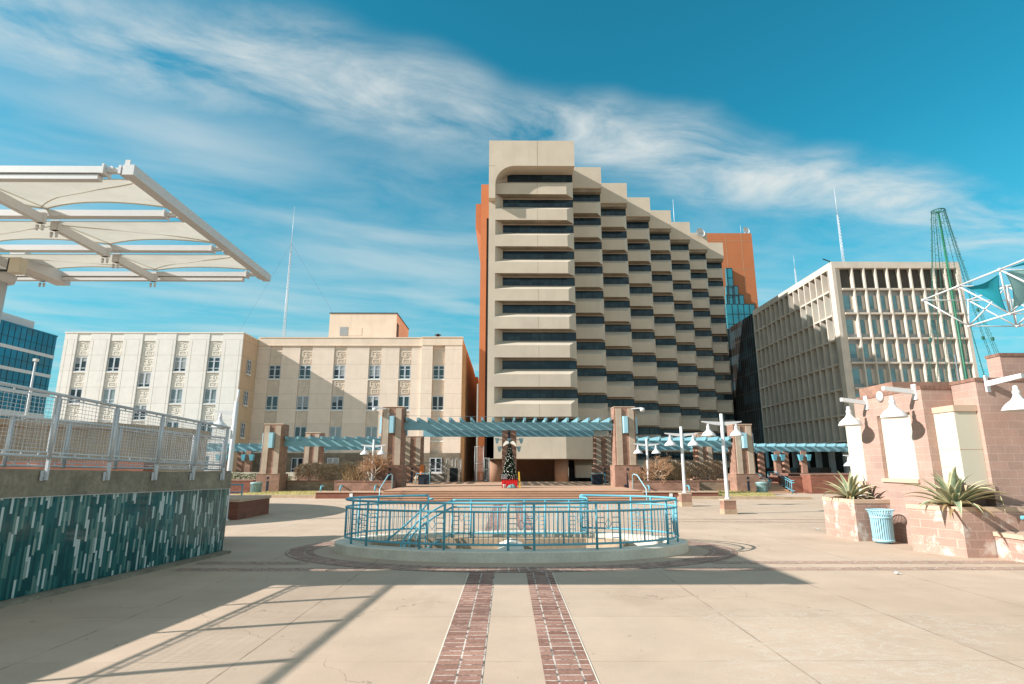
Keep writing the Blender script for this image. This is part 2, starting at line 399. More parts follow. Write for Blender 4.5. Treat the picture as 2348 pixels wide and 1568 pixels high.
M['brick_cross'] = brickpave('brick_band_cross', R(45), .30, .15, pale=.45)
M['brick_ring'] = brickpave('brick_ring', pol=True, pale=.2)
def lawn():
    t = NT('winter_grass'); p = t.pos(); a = t.noise(p, 1.1, 5); b = t.noise(p, 40, 3)
    col = t.mix(t.maprange(a, .35, .65, 0, 1), (.62,.50,.23), (.48,.42,.17))
    g = t.maprange(b, .3, .7, .6, 1.4); col = t.mix(1.0, col, t.comb(g, g, g), 'MULTIPLY')
    t.bump(b, 1.0, .05); return t.fin(col, .95, 0, .1)
M['lawn'] = lawn()
# ================================================================ camera, light, sky
cam = bpy.data.cameras.new('camera'); co = bpy.data.objects.new('camera', cam); COL.objects.link(co)
cam.sensor_width = 36; cam.lens = 36*FPX/2347; cam.clip_start = .1; cam.clip_end = 5000
m = Matrix((cr, cu, -cf)).transposed().to_4x4(); m.translation = CAM; co.matrix_world = m
SC.camera = co
SUN = V((1, .27, -.585)).normalized()
sl = bpy.data.lights.new('sun', 'SUN'); sl.energy = 5.0; sl.angle = R(.55); sl.color = (1, .96, .915)
so = bpy.data.objects.new('sun', sl); COL.objects.link(so); so.rotation_euler = SUN.to_track_quat('-Z', 'Y').to_euler(); so.location = (-60, -10, 40)
SC.view_settings.view_transform = 'Standard'; SC.view_settings.look = 'None'; SC.view_settings.gamma = 1; SC.view_settings.exposure = 0.72
SC.cycles.max_bounces = 6; SC.cycles.diffuse_bounces = 4; SC.cycles.glossy_bounces = 3; SC.cycles.transparent_max_bounces = 6; SC.cycles.caustics_reflective = False; SC.cycles.caustics_refractive = False
w = bpy.data.worlds.new('World'); SC.world = w; w.use_nodes = True
nt = w.node_tree; nt.nodes.clear()
def N(t, **k):
    x = nt.nodes.new(t)
    for a, b in k.items(): setattr(x, a, b)
    return x
def Lk(a, b): nt.links.new(a, b)
def Mth(op, a, b=0.0):
    x = N('ShaderNodeMath', operation=op)
    for i, q in enumerate((a, b)):
        if isinstance(q, bpy.types.NodeSocket): Lk(q, x.inputs[i])
        else: x.inputs[i].default_value = q
    return x.outputs[0]
def MR(v_, a, b, c, d, smooth=False):
    x = N('ShaderNodeMapRange'); Lk(v_, x.inputs[0])
    if smooth: x.interpolation_type = 'SMOOTHSTEP'
    for i, k in enumerate((a, b, c, d)): x.inputs[i+1].default_value = k
    return x.outputs[0]
sky = N('ShaderNodeTexSky', sky_type='NISHITA'); sky.sun_disc = False
sky.sun_elevation = math.asin(-SUN.z); sky.sun_rotation = math.atan2(-SUN.x, -SUN.y)
sky.air_density = 1.0; sky.dust_density = .3; sky.ozone_density = 1.6; sky.altitude = 1500
hue = N('ShaderNodeMix', data_type='RGBA', blend_type='MULTIPLY'); hue.inputs[0].default_value = 1
Lk(sky.outputs[0], hue.inputs[6]); hue.inputs[7].default_value = (.15, 1.14, 1.02, 1)
tc = N('ShaderNodeTexCoord'); sp = N('ShaderNodeSeparateXYZ'); Lk(tc.outputs['Generated'], sp.inputs[0])
zz = Mth('MAXIMUM', sp.outputs[2], .02)
px = Mth('DIVIDE', sp.outputs[0], zz); py = Mth('DIVIDE', sp.outputs[1], zz)
# coordinates along (q) and across (s) the cirrus band, on a flat cloud layer overhead
ca, sa = math.cos(math.atan(.36)), math.sin(math.atan(.36))
q = Mth('ADD', Mth('MULTIPLY', px, ca), Mth('MULTIPLY', py, sa))
s_ = Mth('SUBTRACT', Mth('SUBTRACT', Mth('MULTIPLY', py, ca), Mth('MULTIPLY', px, sa)), 1.43*ca)
def NZ(a, b, sx, sy, detail, rough, dist, off=0.0):
    c = N('ShaderNodeCombineXYZ'); Lk(Mth('MULTIPLY', a, sx), c.inputs[0]); Lk(Mth('MULTIPLY', b, sy), c.inputs[1]); c.inputs[2].default_value = off
    n = N('ShaderNodeTexNoise'); Lk(c.outputs[0], n.inputs['Vector']); n.inputs['Scale'].default_value = 1
    n.inputs['Detail'].default_value = detail; n.inputs['Roughness'].default_value = rough; n.inputs['Distortion'].default_value = dist
    return n.outputs[0]
bandw = NZ(q, s_, 1.3, 0.6, 3, .5, 0, 4.0)
sw = Mth('ADD', s_, Mth('MULTIPLY', Mth('SUBTRACT', bandw, .5), .55))
band = Mth('MULTIPLY', MR(sw, -.20, .02, 0, 1, True), MR(sw, .05, .36, 1, .24, True))
tex1 = NZ(q, s_, 2.2, 3.6, 11, .60, .42, 1.0)
tex2 = NZ(q, s_, .75, 1.7, 5, .5, .35, 9.0)
c1 = Mth('MULTIPLY', band, MR(tex1, .31, .70, .03, 1.0))
lowmask = Mth('MULTIPLY', MR(sw, .2, .9, 0, 1, True), 1.0)
c2 = Mth('MULTIPLY', lowmask, MR(tex2, .40, .74, 0, .48, True))
left = Mth('MULTIPLY', MR(px, -.3, -1.0, 0, 1, True), MR(tex2, .36, .7, 0, .55))
rear_fill = Mth('MULTIPLY', MR(py, .85, .1, 0, .62, True), MR(tex2, .25, .55, .35, 1.0))     # unseen white cloud added overhead and behind, to brighten and neutralise ambient light
cl = Mth('MAXIMUM', Mth('MAXIMUM', c1, c2), Mth('MAXIMUM', left, rear_fill))
veil = MR(sp.outputs[2], .0, .5, .80, 0, True)       # thin veil low over the horizon
vm = N('ShaderNodeMix', data_type='RGBA'); Lk(veil, vm.inputs[0]); Lk(hue.outputs[2], vm.inputs[6]); vm.inputs[7].default_value = (.95, 2.95, 3.55, 1)
cl = Mth('MINIMUM', cl, .88)
mx = N('ShaderNodeMix', data_type='RGBA'); Lk(cl, mx.inputs[0]); Lk(vm.outputs[2], mx.inputs[6]); mx.inputs[7].default_value = (4.5, 4.75, 4.65, 1)
bg = N('ShaderNodeBackground'); Lk(mx.outputs[2], bg.inputs[0]); bg.inputs[1].default_value = .105
wo = N('ShaderNodeOutputWorld'); Lk(bg.outputs[0], wo.inputs[0])

# ================================================================ ground
CX, CY, EA, EB = .12, 16.3, 4.75, 2.3          # oval stair pit: outer kerb
def ell(a, b, t, z=0.0): return V((CX+a*math.cos(t), CY+b*math.sin(t), z))
NE = 96
TT = [2*math.pi*i/NE for i in range(NE)]
g = MB()
rows = [[ell(EA-.3, EB-.3, t) for t in TT+[0]], [ell(9, 6, t) for t in TT+[0]], [ell(60, 55, t) for t in TT+[0]], [ell(2500, 2500, t) for t in TT+[0]]]
g.grid(rows, smooth=False)
for f in g.f: f.reverse()
structure(g.build('ground', M['paving'], org=(0,0,0)))
def ring(a0, b0, a1, b1, z, name, mat):
    g = MB(); g.grid([[ell(a1, b1, t, z) for t in TT+[0]], [ell(a0, b0, t, z) for t in TT+[0]]], smooth=False); return structure(g.build(name, mat, org=(CX,CY,z)))
ring(5.28, 2.88, 5.98, 3.5, .008, 'brick_ring', M['brick_ring'])
for x0, x1 in ((-.80,-.26), (.40,.94)):
    for y0, y1 in ((1.5, 12.82), (19.8, 34.5)):
        b = MB(); b.add([(x0,y0,.004),(x1,y0,.004),(x1,y1,.004),(x0,y1,.004)], [(0,1,2,3)]); structure(b.build('brick_strip', M['brick_long']))
for xe in (-.815, .94+.0):
    for y0, y1 in ((1.5, 12.75),):
        b = MB(); b.add([(xe,y0,.006),(xe+.015,y0,.006),(xe+.015,y1,.006),(xe,y1,.006)], [(0,1,2,3)]); structure(b.build('edge_strip', M['pale_concrete']))
for y0, y1 in ((13.02,13.38), (13.86,14.24)):
    for x0, x1 in ((-7.2,-3.1), (3.4,40)):
        xa = 1 if x0 > 0 else -1
        if y0 > 13.5:
            if x0 < 0: x1 = -4.6
            else: x0 = 4.75
        b = MB(); b.add([(x0,y0,.004),(x1,y0,.004),(x1,y1,.004),(x0,y1,.004)], [(0,1,2,3)]); structure(b.build('brick_strip', M['brick_cross']))
for y0 in (24.0, 25.1):
    b = MB(); b.add([(5.0,y0,.004),(42,y0-2.0,.004),(42,y0-1.7,.004),(5.0,y0+.3,.004)], [(0,1,2,3)]); structure(b.build('brick_strip', M['brick_cross']))
# raised platform and its steps
SX0, SX1 = -7.7, 8.4
ST = MB()
nst = 6; rs = .7/nst; y = 34.75
for i in range(nst):
    ST.box(SX0, SX1, y+i*.37, 37.2, i*rs, (i+1)*rs-.035)
    ST.box(SX0, SX1, y+i*.37-.03, 37.2-.01, (i+1)*rs-.035, (i+1)*rs)
structure(ST.build('steps', M['steps']))
b = MB(); b.prism([(SX0,37.2),(SX1,37.2),(SX1,43.6),(12.2,43.6),(12.2,57),(-11.5,57),(-11.5,43.6),(SX0,43.6)], 0, .7); structure(b.build('platform', M['steps']))
# lawns with a low kerb
for poly, nm in (([(-20,43.2),(-11.8,42.4),(-11.4,49.6),(-20.6,49.6)], 'lawn'), ([(12.0,41.2),(18.6,40.6),(21.8,49.6),(11.8,49.6)], 'lawn')):
    b = MB(); b.prism(poly, 0, .16); structure(b.build(nm, M['lawn']))
    cx = sum(p[0] for p in poly)/4; cy = sum(p[1] for p in poly)/4
    gt = MB()
    for i in range(2600):
        a, c = random.random(), random.random()
        p0 = V((*poly[0],0)).lerp(V((*poly[1],0)), a); p1 = V((*poly[3],0)).lerp(V((*poly[2],0)), a); p = p0.lerp(p1, c)
        h = random.uniform(.03, .1); w_ = random.uniform(-.05, .05)
        gt.add([(p.x-.02,p.y,.158),(p.x+.02,p.y,.158),(p.x+w_,p.y+w_,.16+h)], [(0,1,2)])
    tag(gt.build('dry_grass', M['lawn']), 'dry yellow winter grass on the %s lawn before the pylons' % ('left' if cx < 0 else 'right'), 'grass', kind='stuff')
for (x0,y0,x1,y1) in ((-20.4,42.2,-11.9,41.5),(-20.4,43.0,-11.9,42.2),(11.6,40.1,20.4,39.5),(12.0,40.9,18.9,40.3)):
    b = MB(); b.bar((x0,y0,.08),(x1,y1,.08),.3,.16); structure(b.build('kerb', M['tan_concrete']))
# ================================================================ left: tiled ramp wall, railings, canopy
P0 = gr(0, 1388); P1 = gr(509, 1268)
wd = (P1-P0); wd.z = 0; L01 = wd.length; wd.normalize(); wn_ = V((wd.y, -wd.x, 0))   # wn_ points to the plaza (+x)
def wp(s, off, z): p = P0+wd*s+wn_*off; return V((p.x, p.y, z))
SA, SB = -9.0, L01                        # runs on past the left edge of the picture
zt = lambda s: 1.62 + (L01-s)*.012        # top of the tiles
zc = lambda s: 2.02 + (L01-s)*.022        # top of the concrete beam
zr = lambda s: 3.16 + (L01-s)*.055        # handrail
zb = lambda s: 2.20 + (L01-s)*.030        # foot rail
b = MB()
TW = empty('tiled_wall', wp((SA+SB)/2, -.2, 0), 'long ramp wall faced in teal mosaic strips under a weathered concrete beam', 'wall')
def wslab(mb, s0, s1, o0, o1, zlo, zhi, mi=0):
    lo = [wp(s0,o0,zlo(s0)), wp(s0,o1,zlo(s0)), wp(s1,o1,zlo(s1)), wp(s1,o0,zlo(s1))]
    hi = [wp(s0,o0,zhi(s0)), wp(s0,o1,zhi(s0)), wp(s1,o1,zhi(s1)), wp(s1,o0,zhi(s1))]
    mb.hexa(lo, hi, mi)
b = MB(); wslab(b, SA, SB-.03, -.34, -.02, lambda s: 0, zt); b.build('wall_core', M['old_concrete'], TW)
b = MB(); wslab(b, SA, SB, -.02, .0, lambda s: .07, lambda s: zt(s)-.012); b.build('tile_panel', M['tiles'], TW)
b = MB(); wslab(b, SB-.03, SB, -.34, -.02, lambda s: .07, lambda s: zt(s)-.012); b.build('tile_panel', M['tiles'], TW)
b = MB(); wslab(b, SA, SB+.03, -.36, .035, lambda s: zt(s), zc); b.build('concrete_beam', M['old_concrete'], TW)
b = MB(); wslab(b, SA, SB, .0, .03, lambda s: zt(s)-.012, lambda s: zt(s)+.0); b.build('edge_trim', M['galv'], TW)
b = MB(); wslab(b, SA, SB+.05, -.3, .22, lambda s: 0, lambda s: .06); b.build('kerb', M['old_concrete'], TW)

def mesh_railing(name, label, posts, off, zf, zh, wob, drop=None, group=None):
    """welded wire mesh railing: posts at plan distances s along the ramp wall"""
    rt = empty(name, wp(sum(posts)/len(posts), off, zf(posts[0])), label, 'railing', group)
    rng = random.Random(len(posts)*13+int(off*10))
    for s in posts:
        p = MB(); p.sweep([wp(s, off, zf(s)-.05), wp(s, off, zh(s)-.03)], .036, 8)
        po = p.build('post', M['galv'], rt)
        if drop:
            k = MB(); k.bar(wp(s, off, zf(s)-.04), wp(s, off+.0, drop(s)-.18), .05, .05, up=(1,0,0)); k.bar(wp(s-.07, off-.015, drop(s)-.19), wp(s-.07, off-.015, drop(s)-.02), .06, .015, up=(1,0,0)); k.bar(wp(s-.05, off-.02, drop(s)-.1), wp(s, off-.02, drop(s)-.1), .03, .03)
            k.build('bracket', M['galv'], po)
    r = MB(); r.sweep([wp(posts[0]-.3, off, zh(posts[0])), wp(posts[-1]+.06, off, zh(posts[-1]))], .029, 8); r.build('top_rail', M['galv'], rt)
    r = MB(); r.sweep([wp(posts[0]-.3, off, zf(posts[0])), wp(posts[-1]+.06, off, zf(posts[-1]))], .024, 8); r.build('foot_rail', M['galv'], rt)
    for a, c in zip(posts, posts[1:]):
        s0, s1 = a+.055, c-.055; q = MB()
        lo = lambda s: zf(s)+.07; hi = lambda s: zh(s)-.07
        for A, B in ((s0,s0),(s1,s1)): q.bar(wp(A,off,lo(A)), wp(B,off,hi(B)), .022, .022, up=(1,0,0))
        q.bar(wp(s0,off,hi(s0)), wp(s1,off,hi(s1)), .022, .022); q.bar(wp(s0,off,lo(s0)), wp(s1,off,lo(s1)), .022, .022)
        for k in range(4):
            s = s0+(s1-s0)*(k+.5)/4
            for zz0, zz1 in ((hi(s), zh(s)), (zf(s), lo(s))): q.bar(wp(s,off,zz0), wp(s,off,zz1), .03, .014, up=(1,0,0))
        fo = q.build('panel_frame', M['galv'], rt)
        q = MB(); n = max(2, int((s1-s0)/.075))
        for i in range(1, n):
            s = s0+(s1-s0)*i/n; d1, d2 = rng.gauss(0, wob), rng.gauss(0, wob)
            q.sweep([wp(s,off,lo(s)), wp(s+d1,off+d2,(lo(s)*2+hi(s))/3), wp(s+d1*1.2,off+d2,(lo(s)+2*hi(s))/3), wp(s,off,hi(s))], .0035, 4, cap=False)
        for i in range(1, 14):
            f = i/14; d1 = rng.gauss(0, wob*.8)
            q.sweep([wp(s0,off,lo(s0)*(1-f)+hi(s0)*f), wp((s0*2+s1)/3,off,lo(s0)*(1-f)+hi(s0)*f+d1+(zh(s1)-zh(s0))/3*f), wp((s0+2*s1)/3,off,lo(s1)*(1-f)+hi(s1)*f+d1-(zh(s1)-zh(s0))/3*f), wp(s1,off,lo(s1)*(1-f)+hi(s1)*f)], .0035, 4, cap=False)
        q.build('wire_mesh', M['galv'], fo)
    return rt
def s_of(u):       # distance along the wall of the plan point seen at column u
    d = ray(u, 1000); d = V((d.x, d.y, 0)); n = V((-d.y, d.x, 0)); return -(P0+wn_*.05).dot(n)/wd.dot(n)
ps = [-8.2, -6.3, -4.4, -2.6, -1.0] + [s_of(u) for u in (118, 258, 366, 451, 519)]
mesh_railing('mesh_railing', 'galvanised wire mesh railing along the top of the teal tiled wall', ps, .075, zb, zr, .007, zc)
# second railing on the far side of the ramp
zb2 = lambda s: 2.13+(L01-s)*.02; zr2 = lambda s: 3.1+(L01-s)*.02
mesh_railing('mesh_railing', 'second galvanised mesh railing behind the first, beyond the ramp', [L01-4.4, L01-3.1, L01-1.7, L01-.35, L01+1.0, L01+2.4], -1.9, zb2, zr2, .004)
b = MB(); wslab(b, SA, L01+2.6, -2.2, -1.7, lambda s: 0, lambda s: 2.05); tag(b.build('ramp_wall', M['old_concrete']), 'plain concrete ramp wall under the second mesh railing', 'wall')
b = MB(); wslab(b, SA, SB-.02, -1.69, -.37, lambda s: .0, lambda s: zc(s)-.1); tag(structure(b.build('ramp', M['old_concrete'])))
# curved beige drum behind the railings
b = MB(); c = V((-22.0, 26.5, 0)); pr = [(7.4,0),(7.4,3.55),(7.55,3.6),(7.55,3.85),(6.9,3.85),(6.9,3.5)]
b.lathe(pr, c, 48, smooth=False); tag(b.build('curved_wall', M['tan_concrete']), 'curved tan concrete drum wall rising behind the mesh railings', 'wall')
b = MB(); b.box(-19.5,-10.9,17.6,18.1,0,2.35); tag(b.build('low_red_wall', M['red_block']), 'dull red masonry wall low behind the mesh railing', 'wall')

# ---- white steel canopy with cream membranes
ZC = 6.88
CAN = empty('shade_canopy', (-13, 14, 0), 'white steel shade canopy with cream fabric panels cantilevered over the plaza', 'canopy')
XE = -6.08; YS = [8.5, 10.16, 11.92, 13.62]; XL = -26; RX = [-8.7, -11.4, -14.1, -16.9, -19.6, -22.4]
for i, yy in enumerate(YS):
    b = MB(); hh = .17 if i in (0, 3) else .145
    b.box(XL, XE-.42, yy-.08, yy+.08, ZC-hh*.5, ZC+(.03 if i in (0, 3) else .05))
    if i in (0, 3): b.box(XL, XE-.5, yy-.06, yy+.06, ZC-hh*.5-.1, ZC-hh*.5-.02)
    o = b.build('cross_beam', M['white'], CAN)
    k = MB(); k.box(XE-.43, XE-.40, yy-.1, yy+.1, ZC-hh*.6, ZC+hh*.4); k.box(XE-.40, XE-.13, yy-.045, yy+.045, ZC-.05, ZC+.02); k.sweep([(XE-.3,yy-.07,ZC+.01),(XE-.3,yy+.07,ZC+.01)], .03, 8); k.box(XE-.16,XE-.12,yy-.1,yy+.1,ZC-.11,ZC+.04)
    k.build('end_clevis', M['white'], o)
b = MB(); b.box(XE-.09, XE+.09, YS[0]-.1, YS[3]+.2, ZC-.13, ZC+.045); b.box(XE-.08,XE+.0,YS[0]-.08,YS[0]-.06,ZC+.045,ZC+.14); b.build('edge_beam', M['white'], CAN)
for j, rx in enumerate(RX):
    for i in range(3):
        b = MB(); ya, yb = YS[i], YS[i+1]; zo = ZC-.16
        ya2, yb2 = ya+.12, yb-.12
        b.box(rx-.055, rx+.055, ya2, yb2, zo-.10, zo+.06)
        for ye in (ya2+.05, yb2-.05):
            b.box(rx-.08, rx+.08, ye-.03, ye+.03, zo-.1, zo+.1)
            for dx in (-.05, .05): b.lathe([(.022,zo-.24),(.03,zo-.14)], (rx+dx, ye, 0), 6)
        b.build('rafter', M['white'], CAN)
# membranes: saddle-shaped, free edges cut back in a curve
xs = [XE] + RX
for j in range(len(xs)-1):
    xa, xb = xs[j]-(.12 if j == 0 else -.03), xs[j+1]-.03
    for i in range(3):
        ya, yb = YS[i]+.1, YS[i+1]-.02
        P = []; n = 14
        for a in range(n+1):
            f = a/n; row = []
            yend = yb - .30*4*f*(1-f)*(1.0 if i < 2 else .85) - .06
            for c_ in range(9):
                h = c_/8; x = xa+(xb-xa)*f; y_ = ya+(yend-ya)*h
                z = ZC-.10 + .17*h - .05*math.sin(math.pi*h)*math.sin(math.pi*f)
                row.append((x, y_, z))
            P.append(row)
        b = MB(); b.grid(P); mo = b.build('membrane', M['canvas'], CAN)
        e = MB(); e.sweep([P[a][8] for a in range(n+1)], .022, 6); e.build('edge_cable', M['canvas'], mo)
        # sewn seam running diagonally under the cloth
        sg = lambda f: V(P[int(f*n)][0]).lerp(V(P[int(f*n)][8]), .92-.84*f if (i+j) % 2 else .08+.84*f)-V((0,0,.035))
        e = MB(); e.sweep([sg(k/n) for k in range(n+1)], .012, 4); e.build('seam', M['canvas'], mo)
# column, capital and bracket arm
b = MB(); b.lathe([(.30,0),(.30,6.35)], (-11.95,12.7,0), 28); b.build('column', M['white'], CAN)
b = MB(); b.lathe([(.30,6.35),(.42,6.4),(.45,6.55),(.36,6.64),(.28,6.72)], (-11.95,12.7,0), 28); b.build('capital', M['white'], CAN)
aq = at(145,655,13.85); za = aq.z; xa_ = aq.x
b = MB(); b.hexa([(xa_-.17,12.4,za),(xa_+.17,12.4,za),(xa_+.17,13.85,za),(xa_-.17,13.85,za)], [(xa_-.17,12.4,za+.38),(xa_+.17,12.4,za+.38),(xa_+.17,13.85,za+.24),(xa_-.17,13.85,za+.24)]); b.build('bracket_arm', M['white'], CAN)
b = MB(); fq = at(41,610,12.15); b.box(fq.x-.12,fq.x+.12,12.05,12.25,fq.z-.17,fq.z+.17); b.box(fq.x-.15,fq.x-.121,12.05,12.25,fq.z-.15,fq.z+.15,1); b.sweep([(fq.x-.15,12.2,fq.z),(fq.x-.3,12.4,fq.z-.03),(-11.9,12.5,fq.z+.05)], .03, 6, 1); b.build('floodlight', [M['cream_panel'], M['black']], CAN)

# ---- white lamp post past the end of the tiled wall
def bell(mb, c, s=1.0, mi=0):        # gooseneck shade: neck, two rings, bell, rim
    pr = [(.03,.62),(.055,.60),(.055,.52),(.085,.47),(.085,.43),(.07,.40),(.11,.30),(.15,.25),(.24,.18),(.31,.10),(.345,.03),(.36,.0),(.345,-.005),(.29,.09),(.2,.16),(.05,.22)]
    mb.lathe([(r*s, z*s) for r, z in pr], c, 28, mi)
def lamp_post(name, loc, h, label, arms=(-1,1), span=1.0, ped=None, rad=.085, group='white plaza lamp posts', s=1.0):
    rt = empty(name, loc, label, 'lamp post', group); x, y, z = loc
    if ped:
        b = MB(); w_, hp = ped; b.box(x-w_/2,x+w_/2,y-w_/2,y+w_/2,z+hp*.33,z+hp-.06); po = b.build('pedestal', M['brick'], rt)
        b = MB(); b.box(x-w_/2-.02,x+w_/2+.02,y-w_/2-.02,y+w_/2+.02,z,z+hp*.33); b.build('plinth', M['tan_concrete'], po)
        b = MB(); b.box(x-w_/2-.015,x+w_/2+.015,y-w_/2-.015,y+w_/2+.015,z+hp-.06,z+hp); b.build('cap', M['cap_stone'], po)
        z0 = z+hp
    else: z0 = z
    b = MB(); b.lathe([(rad*1.7,z0),(rad*1.7,z0+.05),(rad*1.1,z0+.06),(rad*1.05,z0+.1),(rad,z0+(h-z0)*.45),(rad*.92,h),(rad*.5,h+.01)], (x,y,0), 16); b.build('pole', M['white_lamp'], rt)
    za = h-.5*s
    for a in arms:
        xa = x+a*span; b = MB()
        b.yprism([(x+a*rad*.8, za-.09*s),(xa-a*.1, za-.02*s),(xa+a*.28, za+.08*s),(xa+a*.28,za+.13*s),(x+a*rad*.8, za+.09*s)][::(1 if a < 0 else -1)], y-.045, y+.045)
        ar = b.build('arm', M['white_lamp'], rt)
        b = MB(); bell(b, (xa, y, za-.62*s), s); b.build('lamp_shade', M['white_lamp'], ar)
    return rt
p = at(519, 1150, 24.5)
lamp_post('lamp_post', (p.x, 24.5, 0), AZ(921,24.5,535), 'white lamp post with one bell lamp past the end of the tiled wall', arms=(-1,), span=.62, rad=.1, s=1.0)
for o in list(bpy.data.objects):
    if o.name == 'lamp_post':
        b = MB(); b.tube((p.x+.04,24.5,AZ(921,24.5,535)-.1),(p.x+.04,24.5,AZ(893,24.5,537)), .05, 8); b.build('mast_tip', M['white_lamp'], o)
# low planter and teal rail beyond the wall
pa, pb = gr(505, 1192), gr(573, 1186)
b = MB(); b.box(pa.x-2.5, pb.x, pa.y, pa.y+3.2, 0, .72); lp = b.build('low_planter', M['red_block']); tag(lp, 'low red masonry planter just past the end of the tiled wall', 'planter')
b = MB(); b.box(pa.x-2.55, pb.x+.05, pa.y-.05, pa.y+3.25, .72, .84); b.build('capstone', M['cap_stone'], lp)
q = at(522, 1140, pa.y+2.8); rr = empty('hand_rail', (q.x, pa.y+4.0, 0), 'short teal handrail just behind the low red planter', 'railing')
for dx in (0, -1.0): b = MB(); b.tube((q.x+.1+dx, pa.y+4.0, 0), (q.x+.1+dx, pa.y+4.0, 1.3), .035); b.build('post', M['teal_paint'], rr)
b = MB(); b.tube((q.x-1.1, pa.y+4.0, 1.3), (q.x+.14, pa.y+4.0, 1.3), .035); b.tube((q.x-1.1, pa.y+4.0, .95), (q.x+.14, pa.y+4.0, .95), .03); b.build('rail', M['teal_paint'], rr)
# ================================================================ stepped office tower
TY = 70.0; NB = 7; BW = 4.72; XL0, XL1 = -2.5, 8.8; ROOF = 44.7; FH = 3.68; WT0 = 41.0; WH = 1.08; SILL = .85; FR = 1.56; DEP = 1.3
bayY = lambda k: TY if k == 0 else 71.0+4.75*k
T = empty('office_tower', (20, 88, 0), 'tall beige concrete office tower whose bays step back to the right, with long dark windows', 'building')
def winband(name, x0, x1, y, z0, z1, n, glassm):
    b = MB(); b.box(x0, x1, y+.06, y+.12, z0, z1, 0); b.box(x0, x1, y, y+.08, z1-.07, z1, 1); b.box(x0, x1, y, y+.08, z0, z0+.05, 1)
    for i in range(n+1):
        x = x0+(x1-x0)*i/n; x = min(max(x, x0+.03), x1-.03); b.box(x-.03, x+.03, y, y+.075, z0+.05, z1-.07, 1)
    return b.build(name, [M[glassm], M['mullion']], T)
def spandrel(x0, x1, y, zt, cl, crr, soff=True):
    """zt: sill top at the glass; front face below it, chamfered sill and right end"""
    zf = zt-SILL; zb_ = zf-FR; b = MB(); yb = y+DEP
    f = [(x0+cl,y,zb_),(x1-crr,y,zb_),(x1-crr,y,zf),(x0+cl,y,zf)]
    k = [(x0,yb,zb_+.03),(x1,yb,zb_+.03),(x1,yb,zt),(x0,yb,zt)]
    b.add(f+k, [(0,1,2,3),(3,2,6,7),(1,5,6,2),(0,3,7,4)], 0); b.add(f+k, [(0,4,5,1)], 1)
    return b.build('spandrel', [M['beige'], M['beige_soffit']], T)
# main section, frontal
fin = .85; b = MB()
b.box(XL0, XL0+fin, TY, TY+DEP+.1, 3.0, 36.39)
b.build('pilaster', M['beige'], T)
b = MB(); b.prism([(XL0+fin,TY),(XL0+fin+1.0,TY+DEP),(XL0+fin,TY+DEP)], 5.9, 40.2); b.build('window_reveal', M['beige'], T)
b = MB(); b.box(XL0+.1, XL1-.02, TY+DEP+.14, 112, 5.9, ROOF-1.2); b.build('wall', M['beige'], T)
for i in range(10):
    zt = WT0-FH*i; winband('window', XL0+fin+(1.0 if i else 1.6), XL1-.02, TY+DEP-.02, zt-WH, zt, 6, 'tower_glass')
    if i < 9: spandrel(XL0+fin, XL1, TY, zt-WH, 0.0, 1.0)
# crown with the rounded corner
cy0 = TY-1.1; b = MB(); b.box(XL0, XL1+.02, cy0, TY+6, WT0+.02, ROOF)
b.build('crown', M['beige'], T)
b = MB(); pts = []
rr = 2.6; x_in = XL0+fin; z_in = WT0+.02
poly = [(XL0, 37.0-.6), (x_in, 37.0-.6), (x_in, z_in-rr)] + [(x_in+rr-rr*math.cos(a), z_in-rr+rr*math.sin(a)) for a in [R(10*k) for k in range(1, 10)]] + [(XL0, z_in)]
b.yprism(poly, cy0, TY+DEP-.06); b.build('arch_leg', M['beige'], T)
b = MB(); b.prism([(XL0,TY),(7.1,TY),(12.9,75.8),(12.9,84),(XL0,84)], 3.05, 5.85); b.build('base_storey', M['tan_block'], T).data.materials[0] = M['beige']
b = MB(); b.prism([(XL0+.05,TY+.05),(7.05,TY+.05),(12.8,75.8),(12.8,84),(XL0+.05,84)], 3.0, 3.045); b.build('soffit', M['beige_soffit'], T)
b = MB(); xj = 3.9
b.box(xj-.03, xj+.03, cy0-.004, cy0+.02, WT0+.05, ROOF)
for i in range(9): zf_ = WT0-FH*i-WH-SILL; b.box(xj-.02, xj+.02, TY-.004, TY+.02, zf_-FR+.01, zf_-.01)
b.box(XL0, x_in, cy0-.004, cy0+.02, WT0-.02, WT0+.03)
b.build('panel_joint', M['beige_soffit'], T)
# stepping bays
for k in range(1, NB+1):
    x0 = XL1+BW*(k-1); x1 = x0+BW; y = bayY(k)
    b = MB(); b.box(x0+.01, x1-.02, y+DEP+.14, 112-.01*k, 2.0, ROOF-1.2); b.build('wall', M['beige'], T)
    b = MB(); b.hexa([(x0,y+.05,WT0+.45),(x1,y+.05,WT0+.45),(x1,y+5.5,WT0+.45),(x0,y+5.5,WT0+.45)], [(x0,y,ROOF),(x1,y,ROOF),(x1,y+5.5,ROOF),(x0,y+5.5,ROOF)])
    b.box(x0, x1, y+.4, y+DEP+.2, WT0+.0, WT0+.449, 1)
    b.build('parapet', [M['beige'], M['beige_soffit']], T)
    for i in range(11):
        zt = WT0-FH*i; winband('window', x0+.02, x1-.04, y+DEP-.02, zt-WH, zt, 3, 'tower_glass')
        spandrel(x0+.012, x1, y, zt-WH, 0, .75)
